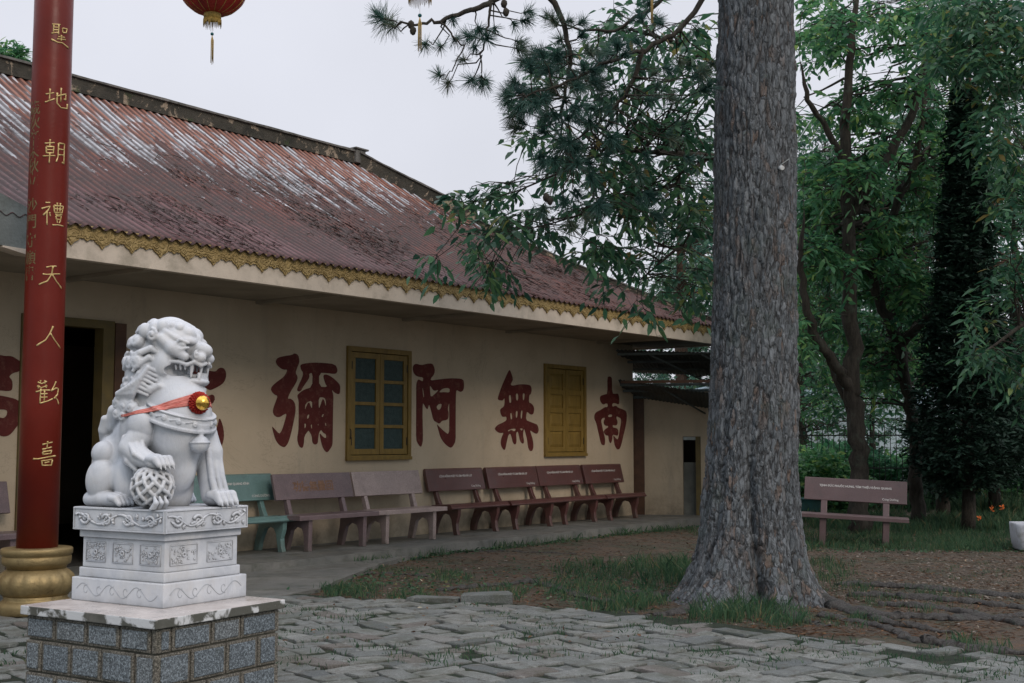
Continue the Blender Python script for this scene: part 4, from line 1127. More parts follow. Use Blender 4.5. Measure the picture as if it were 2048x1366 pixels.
CH['wu'] = [Z((975, 730), 7.592, p) for p in (
 [(330,65),(355,110),(385,210),(375,245),(345,300),(380,315),(440,300),(520,290),(640,300),(665,340),(668,400),(650,452),(632,450),(625,570),(660,580),(695,620),(708,670),(695,740),(670,755),(640,745),(610,715),(590,720),(580,835),(640,860),(720,890),(755,905),(775,970),(770,1020),(745,1048),(700,1030),(640,985),(660,1050),(685,1130),(697,1230),(685,1290),(660,1312),(630,1295),(610,1230),(600,1130),(565,1000),(550,960),(535,1060),(553,1150),(545,1195),(520,1190),(490,1150),(475,1070),(455,1000),(430,1040),(438,1120),(435,1190),(415,1210),(385,1185),(365,1100),(345,1040),(315,1060),(295,1140),(275,1250),(262,1290),(240,1285),(205,1230),(197,1160),(215,1090),(245,1025),(200,1035),(150,1020),(108,975),(115,950),(150,910),(220,880),(290,840),(285,780),(230,792),(205,760),(188,700),(195,665),(250,630),(258,560),(255,490),(245,520),(225,542),(150,530),(165,460),(200,360),(240,260),(290,150)],
 [(320,455),(355,460),(360,565),(345,578),(328,570)], [(425,435),(465,435),(465,530),(435,545)], [(530,432),(565,430),(555,530),(535,535)], [(340,735),(365,725),(375,820),(350,828)], [(428,700),(458,700),(450,790),(435,805),(425,780)], [(505,695),(532,690),(520,815),(500,812)], [(305,990),(380,966),(428,968),(420,1000),(395,1006),(370,988),(345,988),(315,1012)], [(485,962),(540,964),(515,1002)])]
CH['nan'] = [Z((1175, 745), 8.54, p) for p in (
 [(335,85),(370,62),(405,80),(415,110),(418,355),(470,365),(520,355),(540,430),(540,530),(520,548),(480,525),(420,525),(420,590),(480,560),(520,600),(590,625),(650,650),(672,710),(665,830),(640,960),(605,1100),(580,1220),(550,1300),(520,1318),(490,1300),(455,1220),(435,1060),(470,1110),(510,1150),(530,1100),(550,970),(570,860),(570,785),(530,765),(495,745),(490,780),(510,830),(510,880),(480,910),(425,895),(430,940),(480,945),(520,970),(528,1040),(510,1083),(470,1070),(425,1060),(420,1150),(400,1205),(380,1205),(360,1150),(355,1075),(320,1078),(290,1050),(268,1010),(300,965),(350,940),(350,910),(310,912),(275,880),(275,830),(295,790),(290,770),(250,780),(228,820),(245,900),(266,1005),(295,1110),(300,1180),(290,1240),(260,1242),(230,1220),(205,1120),(175,980),(145,850),(113,790),(115,720),(145,675),(230,635),(290,590),(345,590),(342,530),(300,530),(275,550),(235,525),(208,460),(215,400),(290,375),(342,360)],
 [(352,722),(418,715),(418,755),(352,765)])]
CH['tuo'] = [Z((380, 720), 6.83, p) for p in (
 [(-330,60),(-300,40),(-180,55),(-120,45),(-100,110),(-140,200),(-110,330),(-150,440),(-200,400),(-215,200),(-250,180),(-250,700),(-260,1100),(-290,1180),(-320,1100),(-322,500),(-325,180)],
 [(-60,250),(-40,170),(20,100),(60,0),(90,0),(100,90),(165,125),(260,145),(350,160),(380,120),(420,102),(465,115),(492,170),(490,240),(460,310),(400,355),(330,390),(280,412),(240,400),(180,355),(230,320),(190,305),(100,290),(20,290),(-30,330)],
 [(-40,480),(40,440),(60,560),(150,540),(280,470),(330,480),(340,560),(250,640),(70,700),(60,900),(100,1020),(220,1060),(330,1000),(380,880),(398,780),(440,870),(465,1000),(455,1110),(420,1200),(345,1265),(220,1260),(60,1220),(-30,1080),(-45,800)])]
CH['fo'] = [Z((0, 690), 6.83, p) for p in (
 [(-330,120),(-200,140),(-130,60),(-60,80),(-60,140),(0,135),(60,150),(130,148),(180,160),(240,200),(300,240),(310,320),(240,370),(200,375),(150,400),(120,435),(165,480),(170,560),(160,620),(100,630),(0,620),(-60,622),(-60,690),(0,690),(60,700),(150,720),(230,745),(290,800),(310,900),(280,1040),(215,1130),(170,1190),(120,1235),(60,1252),(0,1240),(-60,1200),(-70,1330),(-130,1340),(-140,990),(-300,960),(-340,700),(-140,690),(-140,440),(-320,420)],
 [(-60,880),(0,880),(60,880),(100,900),(90,960),(50,1000),(0,990),(-60,985)],
 [(-560,100),(-450,60),(-460,260),(-440,700),(-450,1300),(-520,1320),(-530,600),(-600,700),(-640,640)])]
t = NT('red_wall_paint')
c = t.ramp(t.noise(2.5, 6, .7), [(.3, (0.078, 0.013, 0.011)), (.7, (0.115, 0.019, 0.015))])
c = t.mix(t.ramp(t.noise(8, 6, .75), [(.52, 0), (.72, .5)]), c, (0.24, 0.12, 0.085)); t.col(c); t.rough(.8); t.bump(t.noise(70, 4, .6), .004)
M_RED = t.m
for k, spl in CH.items():
    sp = []
    for p in spl:
        q = [wall_px(*v) for v in smooth_closed(p, 1)]
        sp.append([(v.x, v.z) for v in q])
    V, F = outline_mesh(sp, .0015)
    mb = MB(); mb.add([(v.x, -.0035 - v.z, v.y) for v in V], F)
    mb.build('painted_character', M_RED, hallo, fix=True)
# ---- cables, roof litter
mb = MB()
for x_, z_ in ((XE - 4.2, 5.2),): pass
rl = random.Random(3); lit = MB()
for i in range(15000):
    # clumps of fallen pine needles and twigs lying in the corrugations
    cxx = rl.uniform(-13.5, 1.0); r = abs(rl.gauss(0.34, .25)) * RR
    if noise.noise(Vector((cxx * .55, r * .7, 9))) + (.22 if -9 < cxx < -2 else 0) < rl.uniform(-.02, .5): continue
    if r < 0 or r > min(RR, XE - cxx) - .25: continue
    a = rl.gauss(math.pi / 2, .6); L = rl.uniform(.05, .16)
    p = Vector((cxx, -OV + r, zr(r) + .016 + rl.uniform(0, .012))); d = Vector((math.cos(a), math.sin(a), (.47 + .041 * r) * math.sin(a))) * L / 2
    s = Vector((-math.sin(a), math.cos(a), .4)) * rl.uniform(.003, .009)
    lit.add([p - d - s, p + d - s * .3, p + d + s * .3, p - d + s], [(0, 1, 2, 3)])
for i in range(60):      # larger twigs and cones
    cxx = rl.uniform(-12, -2); r = rl.uniform(.15, .85) * RR; a = rl.uniform(0, 6.28); L = rl.uniform(.1, .4)
    p = Vector((cxx, -OV + r, zr(r) + .03)); d = Vector((math.cos(a), math.sin(a), (.47 + .041 * r) * math.sin(a))) * L
    lit.tube([p, p + d * .5 + Vector((0, 0, .03)), p + d], [.006, .005, .003], 5)
M_LIT = simple('needle_litter', (0.060, 0.044, 0.034), 1.0, .5, 4)
lo = lit.build('roof_litter', M_LIT); lo.location = W0; lo.rotation_euler = (0, 0, HALL_RZ); tag(lo, kind='stuff')
# ---- end of the neighbouring building at the left: grey concrete end panel with pale drip band
nb = empty('neighbour_hall', hall(-13.5, -OV, 0), HALL_RZ, 'grey concrete corner of the neighbouring building behind the red column', 'building')
M_GREYC = simple('grey_cement', (0.17, 0.19, 0.185), .95, .25, 2.5, .006, 30, dirt=(0.10, 0.11, 0.10))
def epx(px, py, off=.06): q = to_hall(on_plane(px, py, hall(0, -OV - off), FN)); return (q.x + 13.5, q.z)
mb = MB(); mb.prism([epx(*q) for q in ((112, 449), (112, 503), (48, 503), (0, 489), (-330, 470), (-330, 200), (0, 385), (48, 411))], -.06, .12, axis='y'); mb.build('end_panel', M_GREYC, nb, fix=True)
mb = MB(); mb.prism([epx(*q) for q in ((112, 500), (112, 515), (48, 508), (4, 494), (4, 491), (48, 498))], -.075, .11, axis='y'); mb.build('drip_band', M_TRIMP, nb, fix=True)
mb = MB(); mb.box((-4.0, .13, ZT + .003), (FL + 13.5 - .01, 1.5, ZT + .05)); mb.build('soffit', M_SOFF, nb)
# ---- annex behind the right end of the hall
A0 = on_z(1288, 1029, FLOOR); A1 = on_z(1440, 1031, FLOOR); A0.z = A1.z = 0
ad = (A1 - A0).normalized(); arz = math.atan2(ad.y, ad.x); AL = (A1 - A0).length
anx = empty('annex', A0, arz, 'low cream annex with an open doorway and lean-to iron roofs, beyond the hall corner', 'building')
def anx_px(px, py, off=0.0):
    nn = Vector((ad.y, -ad.x, 0)); p = on_plane(px, py, A0 + nn * off, nn); q = p - A0; return Vector((q.dot(ad), -q.dot(nn), p.z))
dx0, dx1 = anx_px(1366, 950).x, anx_px(1392, 950).x; dz1 = anx_px(1380, 873).z
px0 = anx_px(1270, 900).x
ztop = 2.62
print('annex', A0, A1, dx0, dx1, dz1, px0)
mb = MB(); mb.box((0, 0, 0), (dx0, .15, ztop)); mb.box((dx0, 0, dz1), (dx1 + .1, .15, ztop)); mb.box((dx1 + .1, 0, 0), (AL + .5, .15, ztop)); mb.box((AL + .35, .15, 0), (AL + .5, 4, ztop)); mb.box((0, .15, 0), (.12, 4, ztop))
mb.build('wall', M_WALL, anx)
mb = MB(); mb.box((px0 - .02, -.06, 0), (0.02, .12, 2.45), bev=.004); mb.build('brown_post', M_BROWN, anx)
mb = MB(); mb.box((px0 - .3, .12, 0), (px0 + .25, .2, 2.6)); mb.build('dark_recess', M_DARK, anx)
mb = MB(); mb.box((dx1, -.02, FLOOR), (dx1 + .1, .16, dz1)); mb.build('door_jamb', M_JAMB, anx)
mb = MB(); mb.box((dx0 + .01, .05, dz1 - .07), (dx1, .13, dz1 - .005)); mb.build('lintel', simple('pale_lintel', (.45, .5, .5), .7), anx)
mb = MB(); mb.box((dx0 + .001, .10, FLOOR), (dx1, .14, FLOOR + .24)); mb.box((dx0 + .001, .12, FLOOR + .24), (dx1, .14, FLOOR + 1.05)); d_ = mb.build('half_door', simple('grey_half_door', (.13, .13, .115), .8), anx)
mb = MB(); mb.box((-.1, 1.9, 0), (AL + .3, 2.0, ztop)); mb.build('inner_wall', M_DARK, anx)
# lean-to roofs: corrugated sheets falling away from the hall, on battens and angle struts
M_IRON = simple('old_zinc_sheet', (0.060, 0.070, 0.070), .8, .4, 2.2, .002, dirt=(0.06, 0.05, 0.04))
M_STEEL = simple('grey_steel_angle', (0.10, 0.12, 0.12), .7, .25, 8)
def sheet(name, x0, x1, y0, z0, y1, z1, drop, parent):
    V = []; F = []; n = int((x1 - x0) / (.076 / 6)); m = 7
    for i in range(n + 1):
        x = x0 + (x1 - x0) * i / n
        for k in range(m):
            f = k / (m - 1); V.append((x, y0 + (y1 - y0) * f, z0 + (z1 - z0) * f - drop * (x - x0) + .009 * math.cos(2 * math.pi * x / .076)))
    for i in range(n):
        for k in range(m - 1): F.append((i * m + k, (i + 1) * m + k, (i + 1) * m + k + 1, i * m + k + 1))
    o = mesh_np(name, np.array(V), np.array(F), M_IRON, parent, smooth=True); s = o.modifiers.new('t', 'SOLIDIFY'); s.thickness = .003; return o
up_ = sheet('upper_roof', -.35, 2.3, -1.5, 3.36, 1.6, 3.08, .05, anx)
low = sheet('lower_roof', -.35, 2.3, -1.15, 2.80, .6, 2.38, .16, anx)
mb = MB()
for (y, z) in ((-1.4, 3.31), (-.4, 3.22), (.6, 3.13)): mb.box((-.33, y, z - .06), (2.25, y + .04, z - .012))
for (x0, y0, z0, x1, y1, z1) in ((.25, -1.4, 3.28, 1.35, .0, 2.75), (1.3, -1.4, 3.24, 2.3, 0.0, 2.7)): mb.tube([(x0, y0, z0), (x1, y1, z1)], .02, 6)
mb.build('battens', M_STEEL, up_)
mb = MB()
for (y, z) in ((-1.05, 2.70), (-.6, 2.60), (-.15, 2.49)):
    mb.prism([(y, z - .03), (y + .05, z - .03), (y + .05, z + .02), (y, z + .02)], -.33, 2.25, axis='x', M=Matrix.Shear('XY', 4, (0, 0)))
for xx in (.35, 1.5): mb.tube([(xx, -1.05, 2.70), (xx + .9, -.02, 2.15)], .018, 6)
mb.build('battens', M_STEEL, low)
mb = MB(); mb.box((-.3, -1.16, 2.72), (2.28, -1.13, 2.775)); mb.build('edge_board', M_BROWN, low)
# downpipe hook by the hall corner
# ---- red column with gilt base and engraved characters
CP = on_z(70, 1232, 0.0); CP.z = 0
CR = 0.178
colo = empty('red_column', CP, 0, 'tall glossy red column with engraved gilt characters on a bulging gold base', 'column')
t = NT('red_lacquer')
c = t.ramp(t.noise(1.2, 5, .6), [(.3, (0.115, 0.012, 0.007)), (.7, (0.165, 0.018, 0.010))]); c = t.mix(t.ramp(t.noise(14, 6, .75), [(.6, 0), (.8, .4)]), c, (0.07, 0.015, 0.012))
t.b.inputs['Specular IOR Level'].default_value = .22; t.col(c); t.rough(t.ramp(t.noise(3, 4), [(.3, .30), (.7, .45)])); t.bump(t.noise(6, 3), .004)
M_LAC = t.m
zb = 0.625
mb = MB(); mb.lathe([(CR * 1.02, zb - .03), (CR * 1.02, 2.0), (CR, 4.5), (CR * .985, 9.2)], 56); mb.build('shaft', M_LAC, colo)
t = NT('gold_paint')
c = t.ramp(t.noise(3, 6, .7), [(.3, (0.23, 0.165, 0.075)), (.65, (0.40, 0.30, 0.145))]); c = t.mix(t.ramp(t.noise(8, 6, .8), [(.58, 0), (.72, .85)]), c, (0.09, 0.06, 0.035))
t.col(c); t.rough(.42); t.metal(.55); t.bump(t.noise(40, 5, .7), .006)
M_GOLD = t.m
mb = MB()
mb.lathe([(.325, .0), (.327, .10), (.318, .135), (.290, .15), (.275, .17), (.285, .195)], 56)
mb.lathe([(.282, .19), (.312, .225), (.333, .28), (.338, .33), (.322, .375), (.29, .41), (.262, .43), (.255, .445)], 112,
         mod=lambda a, z: 1 + .055 * abs(math.sin(a * 8)) * max(0, math.sin(math.pi * (z - .19) / .25)) - .012)
mb.lathe([(.262, .44), (.268, .46), (.295, .475), (.303, .50), (.303, .545), (.296, .553), (.290, .556), (.312, .565), (.314, .61), (.305, .622), (.20, .626)], 56)
mb.build('gold_base', M_GOLD, colo)
mb = MB(); mb.box((-.62, -.5, -.02), (.62, .62, .035), bev=.01); mb.build('base_slab', M_CONC, colo)
S_ = {
'sheng': [[(22,18),(55,14)],[(28,20),(28,52)],[(48,16),(48,60)],[(28,30),(47,28)],[(28,41),(47,39)],[(20,57),(50,48)],[(64,28),(66,46)],[(64,28),(86,24),(82,42),(66,46)],[(46,68),(76,64)],[(60,58),(60,84)],[(42,78),(80,73)],[(20,82),(45,92),(64,90),(97,104)]],
'di': [[(6,40),(38,32)],[(22,16),(20,66)],[(4,74),(18,68),(42,56)],[(66,6),(66,66)],[(46,46),(90,26),(90,52),(80,50)],[(50,30),(50,74),(68,90),(100,86),(100,66)]],
'chao': [[(8,18),(46,12)],[(28,0),(27,30)],[(14,32),(43,29),(42,56),(15,58),(14,32)],[(15,44),(42,43)],[(2,72),(50,66)],[(28,58),(27,100)],[(62,12),(61,70),(54,92)],[(62,12),(90,9),(90,94),(80,88)],[(62,36),(89,34)],[(62,60),(89,57)]],
'li': [[(18,4),(36,3)],[(4,30),(14,26),(36,18),(28,36),(10,58)],[(24,38),(26,98)],[(34,44),(38,60)],[(50,14),(94,11),(88,40),(54,42),(50,14)],[(64,0),(65,40)],[(78,0),(77,40)],[(51,27),(92,24)],[(56,50),(88,47)],[(60,56),(84,54),(82,68),(62,70),(60,56)],[(64,74),(68,84)],[(80,73),(76,84)],[(46,96),(70,92),(98,94)]],
'tian': [[(28,18),(44,12),(68,10)],[(16,46),(30,47),(86,40)],[(54,12),(50,44),(34,74),(2,90)],[(52,46),(70,72),(98,100)]],
'ren': [[(62,4),(50,34),(34,62),(0,86)],[(52,34),(70,60),(100,92)]],
'huan': [[(10,8),(24,14),(44,4)],[(20,0),(20,12)],[(36,0),(36,14)],[(8,24),(24,30),(46,22)],[(14,20),(12,34)],[(40,18),(42,32)],[(4,48),(28,40),(58,40)],[(22,34),(20,94)],[(22,56),(48,54)],[(22,70),(48,68)],[(20,94),(50,84),(70,74)],[(36,42),(36,86)],[(82,4),(74,22),(62,44)],[(64,40),(84,30),(96,32),(92,56),(74,74)],[(78,66),(94,80),(100,96)]],
'xi': [[(34,14),(74,4)],[(54,0),(52,30)],[(34,34),(72,24)],[(36,44),(72,38),(68,50),(38,54),(36,44)],[(2,72),(20,72),(60,64),(92,60)],[(34,78),(36,98),(72,98),(76,76)],[(36,80),(76,74)],[(44,88),(64,84)]]}
t = NT('engraved_gilt'); c = t.ramp(t.noise(25, 4), [(.3, (0.42, 0.29, 0.10)), (.7, (0.78, 0.60, 0.28))]); t.col(c); t.rough(.4); t.metal(.35); M_ENG = t.m
def onshaft(ang, z, lift=0.0):
    a = R(-90) + ang; rr = CR * (1.02 if z < 2 else 1.02 - .02 * (z - 2) / 2.5 if z < 4.5 else 1.0) + lift
    return Vector((rr * math.cos(a), rr * math.sin(a), z))
CD = CP.y
view = math.atan2(CP.x, CP.y)            # turn of the column face that looks at the viewer
AC = -view * -1.0
for name, yc in (('sheng', 63), ('di', 193), ('chao', 302), ('li', 427), ('tian', 550), ('ren', 674), ('huan', 785), ('xi', 907)):
    zc = at_depth(75, yc, CD - CR).z; mb = MB(); W_ = .225; H_ = .225
    for stv in S_[name]:
        pts = []
        for i in range(len(stv) - 1):
            for k in range(5): f = k / 5; pts.append((stv[i][0] * (1 - f) + stv[i + 1][0] * f, stv[i][1] * (1 - f) + stv[i + 1][1] * f))
        pts.append(stv[-1]); N = len(pts)
        P = [onshaft(R(17) - view + ((x - 50) / 100 * W_) / CR, zc + (50 - y) / 100 * H_, .0005) for x, y in pts]
        rad = [(.0082 if N < 12 else .0095) * (1.0 - .35 * math.sin(math.pi * i / (N - 1))) * (.75 if i == N - 1 else 1) for i in range(N)]
        rad[0] *= 1.15
        mb.tube(P, rad, 7)
    mb.build('gilt_character', M_ENG, colo)
M_ENG2 = simple('worn_gilt', (0.16, 0.115, 0.05), .7, .4, 30)
for i, (ch, yc) in enumerate(zip('歲次辛未秋立沙門守願書', [216, 245, 274, 303, 332, 360, 412, 444, 482, 516, 548])):
    V, F = text_mesh(ch, .145, .0012); zc = at_depth(60, yc, CD - CR).z
    mb = MB(); mb.add([onshaft(R(-52) - view + v.x / CR, zc + v.y - 0.0, .0012) for v in V], F)
    mb.build('small_inscription', M_ENG2, colo)
# ================================================================== granite benches
def bench_mats(nm, c, gloss=.3, spk=.35):
    t = NT(nm)
    s = t.ramp(t.noise(150, 2, .8), [(.35, 1 - spk), (.5, 1), (.66, 1 + spk)])
    cc = t.mix(1.0, t.ramp(t.noise(2, 5), [(.3, tuple(x * .85 for x in c)), (.7, tuple(x * 1.15 for x in c))]), s, 'MULTIPLY')
    cc = t.mix(t.ramp(t.noise(5, 5, .7), [(.52, 0), (.75, .7)]), cc, tuple(x * .5 + .03 for x in c))
    zz = t.xyz()[2]; cc = t.mix(t.math('MULTIPLY', t.ramp(zz, [(.0, .8), (.22, 0)]), t.ramp(t.noise(9, 5, .7), [(.35, 0), (.6, 1)])), cc, (0.085, 0.08, 0.062))
    cc = t.mix(t.ramp(t.noise(1.0, 4, .7, vec=t.mapp((18, 2, 2))), [(.6, 0), (.75, .35)]), cc, tuple(x * 1.5 + .05 for x in c))
    t.col(cc); t.rough(t.ramp(t.noise(3, 4), [(.3, gloss), (.7, gloss + .2)])); t.b.inputs['Specular IOR Level'].default_value = .6; t.b.inputs['Coat Weight'].default_value = .35 if gloss < .3 else .12; t.b.inputs['Coat Roughness'].default_value = .12; t.bump(t.noise(40, 3), .0015); return t.m
M_TXT = simple('white_lettering', (0.62, 0.60, 0.58), .7, .15, 30)
M_TXTO = simple('faded_orange_lettering', (0.22, 0.125, 0.08), .8, .3, 30)
BACK = [(0.06, 0.68), (0.155, 1.03)]          # (y, z) of the backrest's lower and upper edges (front face)
def make_bench(L, mat, text=None, sign=None, curvy=True, gold=None, leg_in=.24, lt=.035):
    b = empty('granite_bench')
    mb = MB()
    if curvy:       # seat slab with a rolled front edge
        pf = [(-.40, .455), (-.425, .44), (-.43, .425), (-.42, .41), (-.395, .405), (.0, .425), (.0, .47), (-.2, .475), (-.35, .488), (-.385, .484), (-.40, .472)]
    else: pf = [(-.42, .425), (-.42, .475), (-.415, .485), (.0, .485), (.0, .43)]
    mb.prism(pf, -L / 2, L / 2, axis='x'); mb.build('seat', mat, b, fix=True)
    (y0, z0), (y1, z1) = BACK; n = Vector((0, z1 - z0, -(y1 - y0))).normalized() * .045
    mb = MB()
    if curvy: pf = [(y0, z0), (y1 - .018, z1 - .05), (y1 - .01, z1 - .01), (y1 + .02, z1 + .008), (y1 + .055, z1 - .01), (y1 + .06, z1 - .05), (y0 + n.y, z0 + n.z)]
    else: pf = [(y0, z0), (y1, z1), (y1 + n.y, z1 + n.z), (y0 + n.y, z0 + n.z)]
    mb.prism(pf, -L / 2 + .02, L / 2 - .02, axis='x'); bk = mb.build('backrest', mat, b, fix=True)
    bs = bk.modifiers.new('bevel', 'BEVEL'); bs.width = .006; bs.segments = 2
    fr = []
    def cv(pts): return pts
    # side frame: front leg, arch, slanting rear leg, prong carrying the backrest
    if curvy:
        pf = [(-.385, .41), (-.375, .30), (-.335, .18), (-.345, .08), (-.375, .0), (-.285, .0), (-.255, .12), (-.235, .24), (-.19, .31), (-.10, .335), (-.02, .30), (.04, .20), (.08, .10), (.10, .0), (.20, .0), (.185, .12), (.13, .28), (.09, .40), (.10, .50), (.17, .70), (.235, .95), (.20, .98), (.12, .74), (.045, .56), (.0, .48), (-.01, .42)]
    else:
        pf = [(-.38, .425), (-.37, .0), (-.29, .0), (-.275, .22), (-.24, .30), (-.12, .33), (-.03, .27), (.05, .0), (.15, .0), (.09, .30), (.08, .44), (.20, .95), (.16, .97), (.06, .66), (.0, .48), (-.01, .425)]
    for sx in (-1, 1):
        mb = MB(); x = sx * (L / 2 - leg_in); mb.prism(pf, x - lt, x + lt, axis='x'); f = mb.build('side_frame', mat, b, fix=True)
        bv = f.modifiers.new('bevel', 'BEVEL'); bv.width = .007; bv.segments = 2
    up = Vector((0, y1 - .02 - y0, z1 - .055 - z0)).normalized() if curvy else Vector((0, y1 - y0, z1 - z0)).normalized()
    nr = Vector((0, -up.z, up.y))
    def put(body, size, xc, f, mat_, bold=.0, name='lettering'):
        V, F = text_mesh(body, size, bold); o = Vector((xc, y0, z0)) + up * f + nr * .0025
        m = MB(); m.add([o + Vector((v.x, 0, 0)) + up * v.y for v in V], F); m.build(name, mat_, bk)
    if text: put(text, .044, 0, .235, M_TXT, .0012)
    if sign: put(sign, .046, L / 2 - .27, .06, M_TXT, .0004)
    if gold: put(gold, .155, -.02, .17, M_TXTO, .004)
    return b
def place_bench(b, xc, yo, label, group=None, rz=0.0):
    p = hall(xc, yo, FLOOR); b.location = p; b.rotation_euler = (0, 0, HALL_RZ + rz); tag(b, label, 'bench', group)
MAR = bench_mats('maroon_granite', (0.105, 0.042, 0.038), .25, .25); GRN = bench_mats('green_terrazzo', (0.125, 0.220, 0.212), .35, .2)
PUR = bench_mats('mauve_granite', (0.165, 0.115, 0.120), .35, .5); PNK = bench_mats('pink_granite', (0.37, 0.285, 0.265), .35, .45)
MA2 = bench_mats('dull_maroon_stone', (0.115, 0.072, 0.074), .5, .2)
def bx(px, off): return wall_px(px, 950, off).x
TXT = 'CỘNG ĐỒNG PHẬT TỬ LÂM VIÊN ĐÀ LẠT'
ed = [bx(862, .2), bx(980, .2), bx(1084, .2), bx(1175, .2), bx(1252, .2)]
print('bench edges', ed)
lab = ['polished maroon bench with white lettering, leftmost of the four maroon ones by the wall', 'polished maroon bench with white lettering, second from the left of the four by the wall',
       'polished maroon bench with white lettering, third from the left, below the panelled shutters', 'polished maroon bench with white lettering, nearest the far corner of the wall']
for i in range(4):
    L = ed[i + 1] - ed[i] - (.03 if i < 3 else -.02)
    b = make_bench(L, MAR, TXT, 'Cúng Dường'); place_bench(b, (ed[i] + ed[i + 1]) / 2, -.20 - .03 * (i % 2), lab[i], 'maroon benches along the wall')
g1 = bx(556, .2); b = make_bench(1.42, GRN, 'CHÙA LINH QUANG KÍNH', 'CÚNG DƯỜNG'); place_bench(b, g1 - .71, -.24, 'green terrazzo bench right behind the marble lion')
e0, e1, e2 = bx(553, .42), bx(713, .42), bx(852, .42)
b = make_bench(e1 - e0 - .01, PUR, gold='功德無量回', curvy=False); place_bench(b, (e0 + e1) / 2, -.46, 'mauve granite bench with faded orange characters, beside the green bench')
b = make_bench(e2 - e1 - .01, PNK, curvy=False); place_bench(b, (e1 + e2) / 2, -.44, 'pale pink granite bench below the glazed window')
lb = bx(28, .2); b = make_bench(1.42, PUR, gold='功德無量回', curvy=False); place_bench(b, lb - .71, -.25, 'mauve granite bench cut by the left picture edge, behind the column')
pl = on_z(1650, 1086); pr = on_z(1770, 1094); c0 = (pl + pr) / 2
b = make_bench(1.60, MA2, 'TỊNH ĐỨC PHƯỚC HƯNG, TÂM THIỆU ĐẶNG QUANG', 'Cúng Dường', curvy=False, leg_in=.33, lt=.048)
b.location = c0 + Vector((.06, .25, -.03)); b.rotation_euler = (0, R(2.6), R(-16)); tag(b, 'dull maroon stone bench standing alone on dirt under the trees', 'bench')

# ---- teal box, white block
p = on_z(1600, 1040)
bo = empty('teal_box', p + Vector((-.1, .3, 0)), R(8), 'low teal painted concrete box partly hidden behind the pine trunk', 'box')
M_TEAL = simple('teal_paint', (0.035, 0.105, 0.10), .8, .2, 3, .003, dirt=(0.03, 0.06, 0.05))
mb = MB(); mb.box((-.75, -.25, .02), (.62, .25, .39), bev=.015); mb.build('body', M_TEAL, bo)
mb = MB(); mb.box((-.80, -.29, .391), (.67, .29, .43), bev=.01); mb.build('lid', M_TEAL, bo)
p = on_z(2050, 1101)
bo = empty('white_planter', p + Vector((.27, .25, 0)), R(-12), 'chipped white concrete planter at the right picture edge', 'planter')
M_WHT = simple('worn_white_paint', (0.46, 0.48, 0.53), .75, .15, 5, .006, 25, dirt=(0.22, 0.22, 0.2))
mb = MB(); nseg = 40
prof = [(.30, .0), (.315, .02), (.335, .2), (.345, .36), (.34, .385), (.30, .385), (.29, .30)]
mb.lathe(prof, nseg, mod=lambda a, z: 1 / max(abs(math.cos(a)), abs(math.sin(a))) ** .75 * (1 + .01 * math.sin(a * 5)))
mb.build('tub', M_WHT, bo); mb = MB(); mb.lathe([(.001, .31), (.34, .315)], 24); mb.build('soil', M_LIT, bo)

